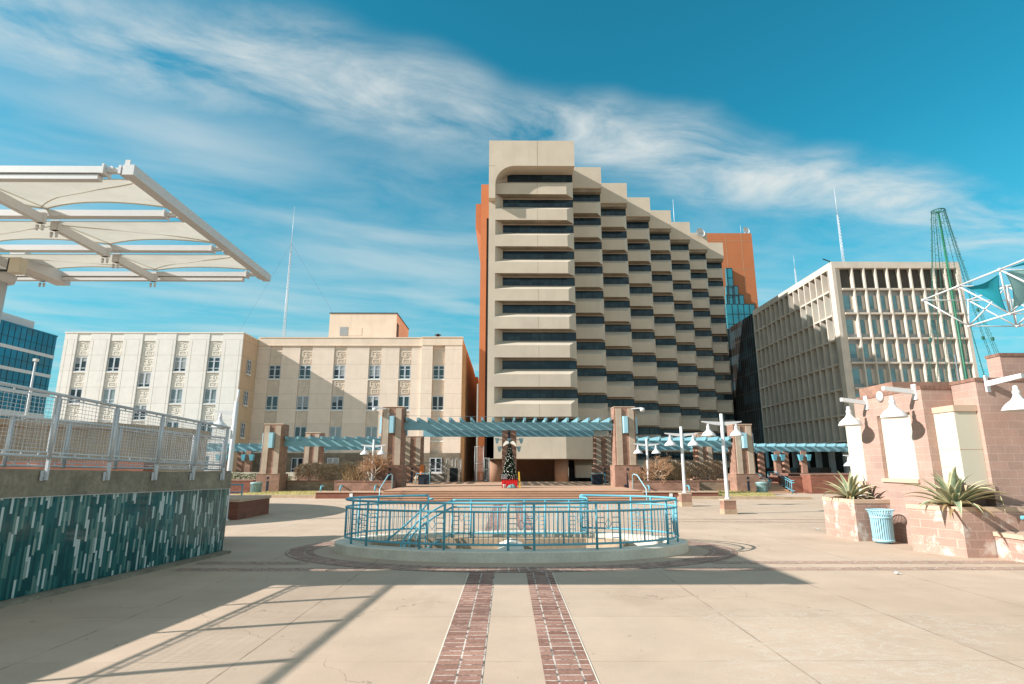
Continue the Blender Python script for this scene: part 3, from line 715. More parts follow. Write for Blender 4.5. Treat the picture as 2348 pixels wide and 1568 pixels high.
# open ground floor: brown wall, round columns, doors
b = MB(); b.box(XL0-.5, 7.2, 78.5, 79, 0, 3.0); b.build('back_wall', M['brown'], T)
b = MB(); b.box(9.0, 44, 79.2, 80, 0, 1.98); b.build('lobby_glass', [M['curtain']], T)
b = MB()
for k in range(2, NB+1): b.box(XL1+BW*(k-1)+.05, XL1+BW*k-.05, bayY(k)+3, bayY(k)+3.3, 0, 1.99)
b.build('lobby_glass', M['curtain'], T)
for u in (1136, 1287):
    p = at(u, 1080, 72.0); b = MB(); b.lathe([(.85,0),(.85,3.0)], (p.x,72,0), 28); b.build('round_column', M['column_brown'], T)
xd = AX(1348, 1080, 77.0)
for dx in (-1.35, 1.35):
    b = MB(); b.box(xd+dx-1.2, xd+dx+1.2, 77.0, 77.1, 0, 2.9, 0)
    for s in (-1, 0, 1): b.box(xd+dx+s*1.17-.05, xd+dx+s*1.17+.05, 76.95, 77.02, 0, 2.9, 1)
    d_ = b.build('door', [M['curtain'], M['mullion']], T)
    b = MB(); b.box(xd+dx-.18, xd+dx+.18, 76.93, 76.945, 1.35, 1.85); b.build('notice', M['paper'], d_)
# terracotta flank on the left, with its louvre strip
Yo = 75.5; xo0, xo1 = AX(1098.5, 800, Yo), AX(1112.5, 800, Yo)
zo = AZ(423, Yo)
b = MB(); b.box(xo0, xo1, Yo, 104, 0, zo-.0); b.box(xo1, XL0+.5, Yo, 104, zo-5.2, zo); b.build('terracotta_wall', M['orange'], T)
b = MB(); b.box(xo1+.01, XL0+.1, Yo+.3, 104, 0, zo-5.22, 0)
for i in range(150): b.box(xo1+.01, XL0+.05, Yo+.18, Yo+.3, 2.5+i*.24, 2.5+i*.24+.13, 1)
b.build('louver_strip', [M['mullion'], M['louver']], T)
xq = AX(1090.5, 500, Yo+.5)
b = MB(); b.yprism([(xq, AZ(521,Yo)), (xo0-.01, AZ(538,Yo)), (xo0-.01, AZ(465,Yo)), (xq, AZ(465,Yo))], Yo+.4, 90); b.build('terracotta_bay', M['orange'], T)
b = MB(); b.box(xo0-.25, xo0-.05, Yo-.1, Yo+.1, 0, AZ(880, Yo)); b.build('down_pipe', M['white'], T)
# terracotta slab at the right end, and the stepped teal curtain wall
Ys = 126.0; xr = AX(1722, 533, Ys); zs = AZ(533, Ys)
b = MB(); b.box(AX(1600, 533, Ys), xr, Ys, 134, 0, zs); s_ = b.build('terracotta_slab', M['orange'], T)
b = MB()
for f in (.36, .74): x = AX(1628,533,Ys)+(xr-AX(1628,533,Ys))*f; b.box(x-.03, x+.03, Ys-.02, Ys+.01, 10, zs)
for z in range(12, 56, 7): b.box(AX(1628,533,Ys), xr, Ys-.02, Ys+.01, z-.03, z+.03)
b.build('panel_joint', M['tan_block'], s_)
Yg = 125.2; b = MB(); mm = MB()
for ua, ub, v in ((1664,1677.7,613.4),(1664,1691,654.4),(1664,1704,675),(1664,1729,696)):
    xa, xb, zt = AX(ua,v,Yg), AX(ub,v,Yg), AZ(v,Yg)
    zlo = AZ(696 if v < 690 else 775, Yg); b.box(xa, xb, Yg+(.02*(696-v)/80), Ys-.01, zlo, zt)
    for i in range(40):
        z = zt-i*2.35
        if z < zlo+.1: break
        mm.box(xa, xb, Yg-.04, Yg+.03, z-.05, z+.05)
    x = xb
    while x > xa: mm.box(x-.05, x+.05, Yg-.045, Yg+.03, max(zlo, 8), zt); x -= 1.3
cw = b.build('stepped_glass', M['teal_glass'], T); mm.build('glazing_bars', M['mullion'], cw)
# things on its roof
def antenna(name, x, y, z0, z1, r, label, lattice=False, mat='galv'):
    b = MB()
    if lattice:
        zt = z0+(z1-z0)*.72
        for k in range(3):
            a = 2*math.pi*k/3; b.tube((x+r*math.cos(a), y+r*math.sin(a), z0), (x+r*.5*math.cos(a), y+r*.5*math.sin(a), zt), r*.13, 5)
        n = int((zt-z0)/(r*2.2))
        for i in range(n):
            za = z0+(zt-z0)*i/n; zb__ = z0+(zt-z0)*(i+1)/n; f0 = 1-.5*i/n; f1 = 1-.5*(i+1)/n
            for k in range(3):
                a = 2*math.pi*k/3; c = 2*math.pi*(k+1)/3
                b.tube((x+r*f0*math.cos(a), y+r*f0*math.sin(a), za), (x+r*f1*math.cos(c), y+r*f1*math.sin(c), zb__), r*.08, 4)
        b.sweep([(x,y,zt-.3),(x,y,(zt+z1)/2),(x,y,z1)], [r*.22, r*.16, r*.1], 6)
    else: b.sweep([(x,y,z0),(x,y,(z0+z1)/2),(x,y,z1)], [r, r*.75, r*.4], 6)
    return tag(b.build(name, M[mat]), label, 'antenna', 'rooftop antennas')
p = at(1545, 500, 96); antenna('antenna_mast', p.x, 96, ROOF-1.2, AZ(456, 96), .07, 'thin white rod antenna on the stepped beige tower roof')
def dish(x, y, z, r, label):
    b = MB(); b.lathe([(.03,-.0),(r*.6,.10*r),(r*.9,.3*r),(r,.45*r)], (0,0,0), 18, cap=False)
    Rm = Matrix.Rotation(R(80), 4, 'X') @ Matrix.Rotation(R(15), 4, 'Y'); b.v = [Rm @ q+V((x,y,z+1.0)) for q in b.v]
    b.tube((x,y+.15,z),(x,y+.15,z+1.0), .07); b.tube((x-.5,y+.15,z),(x,y+.15,z+.8), .04)
    return tag(b.build('satellite_dish', M['white']), label, 'dish')
p = at(1708, 527, Ys+1); dish(p.x, Ys+1, zs, .85, 'white dish on top of the terracotta slab')
antenna('antenna_mast', p.x-1.1, Ys+1, zs, zs+2.6, .05, 'short whip antenna beside the dish on the terracotta slab')
p = at(1590, 526, 99.5); dish(p.x+1.0, 99.5, ROOF-1.15, .9, 'white dish peeping over the beige tower parapet')

# ================================================================ precast grid office block, right
OX, OY, OX1 = 49.2, 82.0, 68.8; OT = 32.6
O = empty('grid_office_block', ((OX+OX1)/2, 98, 0), 'tan office block with a deep precast grid of square windows on both faces', 'building')
ZB = [28.3, 24.5, 20.7, 17.0, 13.25, 9.5, 5.75]
b = MB(); b.box(OX+1.0, OX1-.05, OY+.72, 124.0, 5.3, OT-.8); b.build('wall', M['office_panel'], O)
b = MB(); b.box(OX, OX1, OY, OY+1.0, OT-1.0, OT); b.box(OX, OX+1.0, OY+1.0, 110.5, OT-1.0, OT)
b.prism([(OX,OY),(OX+.5,OY-.0),(OX+1.3,OY+.3),(OX+1.3,OY+1.3),(OX,OY+1.3)], 4.6, OT-1.0)     # corner pier
b.box(OX1-.5, OX1, OY, OY+.71, 5.4, OT-1.0); b.build('corner_frame', M['concrete_grid'], O)
nfx = 10; fx0, fx1 = OX+1.3, OX1-.5; cw_ = (fx1-fx0)/nfx
b = MB()
for i in range(1, nfx): x = fx0+cw_*i; b.hexa([(x-.10,OY,5.6),(x+.10,OY,5.6),(x+.13,OY+.7,5.6),(x-.13,OY+.7,5.6)], [(x-.10,OY,OT-1.0),(x+.10,OY,OT-1.0),(x+.13,OY+.7,OT-1.0),(x-.13,OY+.7,OT-1.0)])
b.build('front_fins', M['concrete_grid'], O)
b = MB()
for z in ZB:
    b.hexa([(fx0,OY+.04,z-.13),(fx1,OY+.04,z-.13),(fx1,OY+.69,z-.16),(fx0,OY+.69,z-.16)], [(fx0,OY+.04,z+.13),(fx1,OY+.04,z+.13),(fx1,OY+.69,z+.16),(fx0,OY+.69,z+.16)])
b.build('front_ledges', M['concrete_grid'], O)
ny = 15; sy0, sy1 = OY+1.3, 110.4; cy_ = (sy1-sy0)/ny
b = MB()
for i in range(0, ny+1): y = sy0+cy_*i; b.hexa([(OX,y-.11,5.6),(OX+1.0,y-.17,5.6),(OX+1.0,y+.17,5.6),(OX,y+.11,5.6)], [(OX,y-.11,OT-1),(OX+1.0,y-.17,OT-1),(OX+1.0,y+.17,OT-1),(OX,y+.11,OT-1)])
b.build('side_fins', M['concrete_grid'], O)
b = MB()
for z in ZB: b.hexa([(OX+.04,sy0,z-.13),(OX+.99,sy0,z-.2),(OX+.99,sy1,z-.2),(OX+.04,sy1,z-.13)], [(OX+.04,sy0,z+.13),(OX+.99,sy0,z+.2),(OX+.99,sy1,z+.2),(OX+.04,sy1,z+.13)])
b.build('side_ledges', M['concrete_grid'], O)
# windows: pale head and foot panels, glass, narrow tan jamb
def owin(top):
    b = MB()
    if top: b.box(-.77,.77,-.06,0,.05,3.15,2)
    else:
        b.box(-.77,.77,-.05,0,2.75,3.4,1); b.box(-.77,.77,-.05,0,0,.55,1); b.box(-.77,.33,-.03,0,.55,2.75,0); b.box(.33,.77,-.10,0,.55,2.75,3)
        b.box(-.77,.33,-.06,-.03,.55,.6,1); b.box(-.77,-.72,-.06,-.03,.6,2.75,1)
    return b.mesh('office_window', [M['office_glass'], M['office_panel'], M['office_dark'], M['concrete_grid']], V((0,0,0)))
wt, wl = owin(True), owin(False)
side_rest = MB(); cnt = 0
for r, z in enumerate(ZB):
    for i in range(nfx): inst('window', wt if r == 0 else wl, O, (fx0+cw_*(i+.5), OY+.71, z+.17)); cnt += 1
for r, z in enumerate(ZB):
    for i in range(ny):
        y = sy0+cy_*(i+.5)
        if r < 3 and i < 10:
            o = inst('window', wt if r == 0 else wl, O, (OX+1.0, y, z+.2)); o.rotation_euler = (0,0,-math.pi/2)
        else:
            side_rest.box(OX+.94, OX+1.0, y-.77, y+.77, z+.25, z+3.35, 2 if r == 0 else 1)
            if r: side_rest.box(OX+.92, OX+.95, y-.3, y+.7, z+.7, z+2.9, 0)
o = side_rest.build('window_wall', [M['office_glass'], M['office_panel'], M['office_dark']], O); o['kind'] = 'stuff'
# black curtain wall further back, metal edge strip, open ground floor
b = MB(); b.box(OX+.6, OX+6, 110.6, 124.4, 0, OT-.1, 0); b.box(OX-3.0, OX+6, 124.41, 126.0, 0, AZ(754,124.4,1680), 0)
for i in range(1, 14): b.box(OX+.5, OX+.62, 110.6+i*1.0-.04, 110.6+i*1.0+.04, 0, OT-.15, 1)
for z in ZB: b.box(OX+.52, OX+.62, 110.6, 124.4, z-.06, z+.06, 1)
b.build('curtain_wall', [M['curtain'], M['louver']], O)
b = MB(); b.box(OX+.1, OX+.5, 110.45, 110.65, 0, OT+.1); b.build('metal_strip', M['sconce'], O)
b = MB(); b.box(OX-.02, OX1, OY-.02, 111, 5.0, 5.45); b.build('soffit_edge', M['concrete_grid'], O)
b = MB(); b.box(OX+5, OX1-1, OY+5, 110, 0, 5.0); b.build('ground_floor', M['curtain'], O)
for i in range(8):
    b = MB(); y = OY+.8+i*3.9; b.box(OX+1.3, OX+2.0, y, y+.7, 0, 5.0); b.build('column', M['office_panel'], O)  # darker panel grey stands in for the tower's shade on the columns
for i in range(1, 5):
    b = MB(); x = OX+.5+i*4.4; b.box(x, x+.7, OY+2.8, OY+3.5, 0, 5.0); b.build('column', M['office_panel'], O)  # front row, shade likewise put into the colour
p = at(1933, 596, 92); antenna('antenna_mast', p.x, 92, OT-.8, AZ(428, 92), .26, 'tall white lattice mast on the grid office block roof', True)
p = at(1824, 636, 101); antenna('antenna_mast', p.x, 101, OT-.8, AZ(584, 101), .2, 'small lattice antenna on the far roof edge of the grid office block', True)
b = MB(); b.bar((OX+.2,OY+.3,OT+.05),(OX-1.1,OY+.2,OT+.5),.12,.12); b.build('roof_bracket', M['mullion'], O)

# ================================================================ old courthouse: projecting left wing and long middle wing
C_ = empty('courthouse', (-30, 80, 0), 'long pale four storey stone building with carved panels between its paired windows', 'building')
LY, MY = 70.0, 74.4; D1, D2 = .20, .15
lx0, lx1, mx1 = AX(150, 765, LY), -33.1, -6.0
LT, MT = 18.45, 18.95
def wall_joint(name, c, h, zoff, w=900.0): return blocks(name, c, w, h, dk(c, .62), .018, .03, .85, 0, 0, zoff, bump=.25, blotch=.35)
M['lime_wall'] = wall_joint('limestone_courses', (.75,.715,.66), 2.0, .35)
M['stucco_wall'] = wall_joint('pink_stucco_courses', (.755,.62,.505), 1.95, .3)
M['lime_shaded'] = wall_joint('shaded_limestone_courses', (.58,.43,.29), 2.0, .35, 2.2)  # wing side: shade and warm bounce light put into the limestone colour
def relief_mesh(w_, h_, mat):
    b = MB(); b.box(-w_/2,w_/2,-.03,0,0,h_,0); u = w_/10; v = h_/12
    B = lambda x0,x1,z0,z1,d: b.box(-w_/2+x0*u, -w_/2+x1*u, -.03-d*.6, -.03, z0*v, z1*v, 0)
    # stepped key pattern: square spiral, ladder teeth, lower hook
    for a in ((1.5,5.5,10.6,11.4,.10),(1.5,2.4,6.6,10.6,.10),(2.4,5.8,6.6,7.5,.10),(4.9,5.8,7.5,9.6,.10),(3.4,4.9,8.7,9.6,.10),
              (5.5,6.6,10.0,11.4,.07),(6.6,9.4,10.4,11.0,.07),(7.0,7.9,7.6,9.6,.07),(5.8,7.0,6.0,7.0,.09),(3.0,5.8,5.4,6.2,.09),(7.6,9.2,8.8,9.2,.06),
              (8.5,9.6,7.6,8.2,.06),(8.5,9.6,6.4,7.0,.06),(2.6,9.2,4.0,4.8,.10),(8.4,9.2,1.0,4.0,.10),(2.6,8.4,1.0,1.8,.10),(2.6,3.5,1.8,4.0,.10),(4.6,7.4,2.5,3.2,.10),
              (.3,1.3,3.5,4.6,.05),(.3,1.3,1.4,2.5,.05)): B(*a)
    return b.mesh('relief', [mat], V((0,0,0)))
def win_parts(w_, h_, rows):
    f = MB(); t = .09
    f.box(-w_/2,w_/2,-.07,0,0,t); f.box(-w_/2,w_/2,-.07,0,h_-t,h_); f.box(-w_/2,-w_/2+t,-.07,0,t,h_-t); f.box(w_/2-t,w_/2,-.07,0,t,h_-t)
    f.box(-.09,.09,-.075,0,t,h_-t)
    for r in rows:
        for s in (-1, 1): f.box(s*.09, s*(w_/2-t), -.06, 0, h_*r-.045, h_*r+.045)
    g_ = MB(); g_.box(-w_/2+.03,w_/2-.03,-.02,.0,.03,h_-.03)
    sl_ = MB(); sl_.box(-w_/2-.12,w_/2+.12,-.16,.02,-.16,0)
    return f.mesh('window_frame', [M['frame']], V((0,0,0))), g_, sl_.mesh('window_sill', [M['lime']], V((0,0,0)))
WW, WHH = 1.5, 1.8
w3, gm, sillm = win_parts(WW, WHH, (.24, .72)); w2, _, _ = win_parts(WW, WHH, (.24,))
def blind_pane(f, k):
    b = MB(); b.add(gm.v, gm.f, 0); h = WHH-.06
    for s in (-1, 1): b.box(s*.1, s*(WW/2-.1), -.028, -.021, .03+h*(1-f[0 if s < 0 else 1]), .03+h, 1)
    return b.mesh('pane_blind', [M[k], M['office_panel']], V((0,0,0)))
panes = {k: gm.mesh('pane_'+k, [M[k]], V((0,0,0))) for k in ('pane_dark', 'pane_teal', 'pane_pale')}
for nm_, f_ in (('b1',(.72,.72)),('b2',(.3,.72)),('b3',(.45,.28))): panes[nm_] = blind_pane(f_, 'pane_dark')
RW = random.Random(21)
narrow3, gn, silln = win_parts(1.0, 1.8, (.24, .72)); pane_n = gn.mesh('pane_n', [M['pane_dark']], V((0,0,0)))
relL = relief_mesh(1.5, 1.95, M['relief']); relM = relief_mesh(1.5, 1.95, M['relief_dim'])
def window(x, y, z, kind, pane, rot=0):
    if pane != 'pane_pale' and RW.random() < .38: pane = RW.choice(['b1','b2','b3'])
    fr = {'3': w3, '2': w2, 'n': narrow3}[kind]
    o = inst('window', fr, C_, (x, y, z)); o.rotation_euler = (0,0,rot)
    for nm, me in (('pane', panes[pane] if kind != 'n' else pane_n), ('sill', sillm if kind != 'n' else silln)):
        c = bpy.data.objects.new(nm, me); COL.objects.link(c); c.parent = o
def relief(x, y, z, me): inst('relief_panel', me, C_, (x, y, z))
# left wing
b = MB(); b.box(lx0+.02, lx1-.04, LY+D1+.02, 96, 0, LT-.25); b.build('wing_wall', M['lime_wall'], C_)
cols = [AX(u, 788, LY+.5) for u in (197.5, 272.5, 347, 423, 499)]
sw = 1.62; ed = [lx0] + [e for c in cols for e in (c-sw/2-.02, c+sw/2+.02)] + [lx1]
for i in range(6):
    b = MB(); xa, xb = ed[2*i], ed[2*i+1]; b.box(xa, xb, LY, LY+D1, 0, LT-.0)
    b.box(xa+.0, xb-.0, LY-.025, LY, 0, LT-.75) if False else None
    for z in (2.3,4.3,6.3,8.3,10.3,12.3,14.3,16.3): pass
    b.build('pilaster', M['lime_wall'], C_)
    j = MB()
    for xj in (xa+.42, xb-.32): j.box(xj-.018, xj+.018, LY-.004, LY+.01, 0, LT-.9)
    j.build('joint', M['lime_joint'], C_)
b = MB(); b.box(lx0-.06, lx1+.06, LY-.06, LY+.75, LT, LT+.14); b.box(lx1-.7, lx1+.06, LY+.75, MY+.2, LT, LT+.14); b.build('coping', M['lime'], C_)
for i, c in enumerate(cols):
    b = MB(); b.box(c-sw/2, c+sw/2, LY+.06, LY+D1, LT-1.0, LT-.02); b.build('strip_head', M['lime'], C_)
    if i != 2: zs_ = [13.6, 9.65, 5.65, 1.6]; rl = [15.45, 11.5, 7.5, 3.5]
    else: zs_ = [11.65, 7.65, 3.6]; rl = [15.45, 13.5, 9.5, 5.5]
    for k, z in enumerate(zs_):
        pane = 'pane_dark' if i < 2 and k < 2 else ('pane_pale' if (i in (1, 3, 4) and k == 1) else 'pane_teal')
        if i == 1 and k == 1: pane = 'pane_pale'
        window(c, LY+D1, z, '3' if (i in (3, 4) and k == 0) else '2', pane)
    for z in rl: relief(c, LY+D1+.02, z, relL)
b = MB(); b.box(lx1-.03, lx1, LY+D1, MY+.3, 0, LT); b.build('wing_side', M['lime_shaded'], C_)
for z in (13.6, 9.65, 5.65, 1.6): window(lx1+.06, LY+2.2, z, 'n', 'pane_dark', math.pi/2)
# middle wing
mc = [AX(u, 849, MY+.3) for u in (631.6, 700.8, 779, 859.4, 928.7, 1006)]
b = MB(); b.box(lx1, mx1-.01, MY+D2+.02, 100, 3.8, MT-.4); b.build('main_wall', M['stucco_wall'], C_)
ed = [lx1+.02] + [e for c in mc for e in (c-.80, c+.80)] + [mx1]
for i in range(7):
    b = MB(); fy = MY-.35 if i == 6 else MY; b.box(ed[2*i], ed[2*i+1], fy, MY+D2, 3.8, MT-1.15); b.build('pilaster', M['stucco_wall'], C_)
b = MB(); b.box(ed[10]+1.4, ed[11]-.01, MY-.35, MY-.01, 3.8, MT-1.15); b.build('pilaster', M['stucco_wall'], C_)
b = MB(); b.box(lx1+.02, mx1+.03, MY-.04, MY+D2+.02, MT-1.15, MT-.12); b.box(ed[10]+1.4, mx1+.03, MY-.42, MY-.04, MT-1.15, MT-.12); b.build('parapet', M['stucco'], C_)
b = MB(); b.box(lx1+.02, mx1+.1, MY-.1, MY+.6, MT-.12, MT); b.box(ed[10]+1.35, mx1+.1, MY-.5, MY-.1, MT-.12, MT); b.box(lx1+.02, mx1+.06, MY-.14, MY-.04, MT-1.2, MT-1.08); b.build('coping', M['stucco'], C_)
b = MB(); b.box(lx1+.02, mx1+.04, MY-.1, MY+D2+.02, 0, 3.8); b.box(ed[10]+1.38, mx1+.04, MY-.42, MY-.1, 0, 3.8); b.build('stone_base', M['stone_base'], C_)
mz = [13.35, 9.3, 5.35]
for i, c in enumerate(mc):
    yy = MY+D2+.01
    for k, z in enumerate(mz):
        pane = ('pane_dark' if (i+k) % 3 == 0 else 'pane_teal') if k < 2 else ('pane_pale' if i in (2, 3) else 'pane_teal')
        window(c, yy, z, '3' if k == 0 else '2', pane)
    for z in (15.25, 11.25, 7.25): relief(c, yy, z, relM)
    window(c, MY-.11 if i < 5 else MY-.43, 1.4, '2', 'pane_dark')
    if i == 5: relief(c, yy, 3.95, relM)
b = MB(); b.box(mx1-.02, mx1+.02, MY-.3, 100, 0, MT-.13)
for k in range(8): b.box(mx1+.02, mx1+.35, MY+1.2+k*3.1, MY+2.6+k*3.1, 0, MT-1.2)
b.build('end_wall', M['stucco_bounce'], C_)
b = MB(); b.box(-24, mx1+.75, 100, 122, 0, 17.6)
for k in range(7): b.box(mx1+.75, mx1+1.0, 101+k*3, 102.4+k*3, 0, 16.6)
b.build('rear_wing', M['stucco_bounce'], C_)
# rooftop plant room and vent
py0 = 80.5; xa, xb = AX(755, 740, py0), AX(909, 740, py0); zt = AZ(719.5, py0)
b = MB(); b.box(xa, xb, py0, 90.5, MT-.6, zt); ph = b.build('plant_room', M['stucco_bounce'], C_); ph.data.materials[0] = M['stucco']
b = MB(); b.box(xa-.08, xb+.08, py0-.08, 90.6, zt, zt+.12); b.build('roof_edge', M['mullion'], ph)
x0, z0 = AX(779, 760, py0), AZ(770, py0); x1, z1 = AX(798, 750, py0), AZ(750.5, py0)
b = MB(); b.box(x0, x1, py0-.05, py0-.0, z0, z1); b.build('hatch', M['office_panel'], ph)
b = MB(); b.box(x1+.1, x1+2.0, py0-.03, py0, z0, z1-.1); b.build('patch', M['stucco'], ph)
b = MB(); b.box(xb, xb+.05, py0+.3, py0+1.6, z0-.3, z1+.7); b.build('vent_grille', M['louver'], ph)
p = at(1003.5, 770, 84); b = MB(); b.lathe([(.25,MT-.6),(.25,AZ(770,84)),(.2,AZ(769,84)),(.55,AZ(768.5,84)),(.1,AZ(765.5,84))], (p.x,84,0), 14); b.build('roof_vent', M['louver'], C_)
p = at(650, 765, 95); antenna('antenna_mast', p.x, 95, 17, AZ(474, 95), .24, 'tall lattice radio mast rising behind the courthouse roof', True, 'galv')
p2 = p
for dx, dy in ((-13, 4), (15, -3), (-5, 14)):
    b = MB(); b.tube((p.x, 95, AZ(560, 95)), (p.x+dx, 95+dy, 18), .016, 4)
    tag(b.build('guy_wire', M['wire']), 'thin steel guy wire of the courthouse radio mast', 'wire', 'guy wires of the radio mast')

# ================================================================ blue glass office, far left
G = empty('glass_office', (-99, 95, 0), 'blue glass office block with white floor bands at the far left', 'building')
gx = -88.0; gz = 26.8
b = MB(); b.box(-112, gx, 70, 109.5, 0, gz); b.build('glass_wall', M['blue_glass'], G)
for k in range(7):
    b = MB(); z = gz-4.05-k*3.75; b.box(gx, gx+.12, 70, 109.5, z-.3, z+.3); b.build('floor_band', M['white'], G)
b = MB(); b.box(-112, gx+.1, 70, 109.6, gz, gz+.25); b.build('roof_edge', M['blue_glass'], G)
b = MB()
for i in range(32): y = 70+i*1.25; b.box(gx, gx+.04, y-.04, y+.04, 0, gz)
for k in range(8): z = gz-2.2-k*3.75; b.box(gx, gx+.04, 70, 109.5, z-.03, z+.03)
b.build('glazing_bars', M['mullion'], G)
b = MB(); b.box(-104, -92, 100, 108.5, gz+.25, gz+2.8); b.build('roof_screen', M['white'], G)
p = at(68, 905, 60); b = MB(); b.sweep([(p.x,60,0),(p.x,60,AZ(826,60))], [.14,.09], 8); b.box(p.x-.18,p.x+.18,59.8,60.2,AZ(830,60),AZ(824,60)); tag(b.build('light_pole', M['white']), 'slim white light pole in front of the blue glass office', 'light pole')
# ================================================================ brick pylons and teal pergolas
def pylon(loc, h, label, sconces=True, w=1.62, group='brick pylons carrying the teal pergolas', sides=1):
    x, y, z = loc; rt = empty('brick_pylon', loc, label, 'pylon', group)
    b = MB(); pw = w*1.16/2; ph = 1.55
    b.box(x-pw, x+pw, y-pw, y+pw, z, z+ph); pd = b.build('pedestal', M['brick'], rt)
    b = MB(); b.box(x-.09, x+.09, y-pw-.012, y-pw, z+.12, z+1.0); b.box(x-.09,x+.09,y-pw-.012,y-pw,z+1.15,z+1.34); b.box(x-.28,x+.28,y-pw-.014,y-pw,z,z+.16); b.build('inlay', M['slot'], pd)
    s0, s1 = w/2, w/2*.97; z0 = z+ph; z1 = z+h
    def taper(a0, a1, c0, c1, zlo, zhi, mb):      # tapered block: fractions of the half width
        mb.hexa([(x+a0*s0,y+c0*s0,zlo),(x+a1*s0,y+c0*s0,zlo),(x+a1*s0,y+c1*s0,zlo),(x+a0*s0,y+c1*s0,zlo)], [(x+a0*s1,y+c0*s1,zhi),(x+a1*s1,y+c0*s1,zhi),(x+a1*s1,y+c1*s1,zhi),(x+a0*s1,y+c1*s1,zhi)])
    b = MB(); taper(-1.0,1.0,-.88,.88,z0,z1,b); b.build('brick_core', M['brick'], rt)
    for a in (-1, 1):
        for c in (-1, 1):
            b = MB(); q0, q1 = sorted((a*.32, a*.86)); r0, r1 = sorted((c*.34, c*1.0)); taper(q0, q1, r0, r1, z0+.02, z1-.10, b); b.build('cream_pilaster', M['cream_pil'], rt)
    b = MB(); taper(-1.02,1.02,-.9,.9,z1,z1+.05,b); b.build('capstone', M['cap_stone'], rt)
    b = MB(); b.box(x-pw-.03,x+pw+.03,y-pw-.03,y+pw+.03,z0-.0,z0+.015); b.build('ledge', M['cap_stone'], rt)
    if sconces:
        for k, (dx, dy) in enumerate(((0,-1),(-sides if x < 0 else 1, 0))):
            b = MB(); zc_ = z1-1.95
            px_, py_ = x+dx*s0*1.0, y+dy*s0*1.0
            if dx == 0: b.prism([(x-.2,y-s0*.88-.0),(x-.15,y-s0-.26),(x+.15,y-s0-.26),(x+.2,y-s0*.88)], zc_, zc_+1.25)
            else: b.prism([(x+dx*s0*1.0,y-.2),(x+dx*s0*1.0,y+.2),(x+dx*(s0+.26),y+.15),(x+dx*(s0+.26),y-.15)][::(1 if dx < 0 else 1)], zc_, zc_+1.25)
            b.build('sconce', M['sconce'], rt)
    return rt
cC = .1
pylon((cC-8.75,44,.7), 5.85, 'tall brick pylon left of the wide steps, beside the bare tree')
pylon((cC+8.75,44,.7), 5.85, 'tall brick pylon right of the wide steps, beside the bare tree', sides=-1)
pylon((cC-8.75,54,.7), 4.15, 'pylon striped by pergola shadow behind the one left of the steps', False)
pylon((cC+8.75,54,.7), 4.15, 'pylon striped by pergola shadow behind the one right of the steps', False)
pylon((-19.55,49,0), 5.6, 'outer left brick pylon standing on the grass beside a pale trash can')
pylon((19.75,49,0), 5.6, 'outer right brick pylon standing on the grass by the teal stair rails')
pylon((-19.9,60,0), 5.5, 'short looking pylon rising behind the left hedge', False)
pylon((20.2,60,0), 5.5, 'short looking pylon rising behind the right hedge', False)
def pergola(x0, x1, yf, yb, zt, dz, nj, label, over=.55, jh=.32, group='teal pergolas'):
    rt = empty('pergola', ((x0+x1)/2, (yf+yb)/2, 0), label, 'pergola', group)
    for yy in (yf, yb):
        b = MB(); b.box(x0, x1, yy-.14, yy+.14, zt-dz, zt); b.build('beam', M['teal_beam'], rt)
    for i in range(nj):
        x = x0+.25+(x1-x0-.5)*i/(nj-1); b = MB()
        b.xprism([(yf-over,zt+.10),(yf-over+.22,zt+.005),(yb+over-.22,zt+.005),(yb+over,zt+.10),(yb+over,zt+jh),(yf-over,zt+jh)], x-.075, x+.075)
        b.build('joist', M['teal_beam'], rt)
    return rt
pergola(cC-7.95, cC+7.95, 44, 54, 5.46, .6, 20, 'central teal pergola spanning the wide steps')
pergola(-18.75, cC-9.55, 49, 60, 4.3, .5, 10, 'teal pergola on the left between the outer pylon and the bare tree')
pergola(cC+9.55, 18.95, 49, 60, 4.3, .5, 10, 'teal pergola on the right behind the three white lamp posts')
p1 = pergola(-42, -20.6, 62.5, 66.5, 4.25, .45, 20, 'low teal pergola reaching out of the far left behind the mesh railings')
p2 = pergola(21.0, 42, 62.5, 66.5, 4.25, .45, 20, 'low teal pergola running right to the pink block building')
for rt, xs_ in ((p1, (-39,-35,-30.3,-27.6)), (p2, (29.0,31.8,41))):
    for x in xs_:
        for yy in (62.5, 66.5):
            b = MB(); b.box(x-.28, x+.28, yy-.28, yy+.28, 0, 3.8); po = b.build('post', M['brick'], rt)
            b = MB(); b.box(x-.5,x+.5,yy-.13,yy+.13,3.62,3.80); 
            b.build('bracket', M['teal_beam'], po)
            for a in (-1, 1) if yy < 64 else ():
                b = MB(); b.hexa([(x+a*.42-.14,yy-.5,2.75),(x+a*.42+.14,yy-.5,2.75),(x+a*.42+.14,yy-.2,2.75),(x+a*.42-.14,yy-.2,2.75)],[(x+a*.42-.24,yy-.6,3.4),(x+a*.42+.24,yy-.6,3.4),(x+a*.42+.24,yy-.15,3.4),(x+a*.42-.24,yy-.15,3.4)]); b.build('lantern', M['teal_paint'], po)
b = MB(); b.sweep([(cC-8.1,43.6,5.92),(cC-3,43.6,5.86),(cC+3,43.6,5.85),(cC+8.1,43.6,5.93)], .012, 4); tag(b.build('cable', M['wire']), 'thin cable strung over the central pergola between the tall pylons', 'cable')
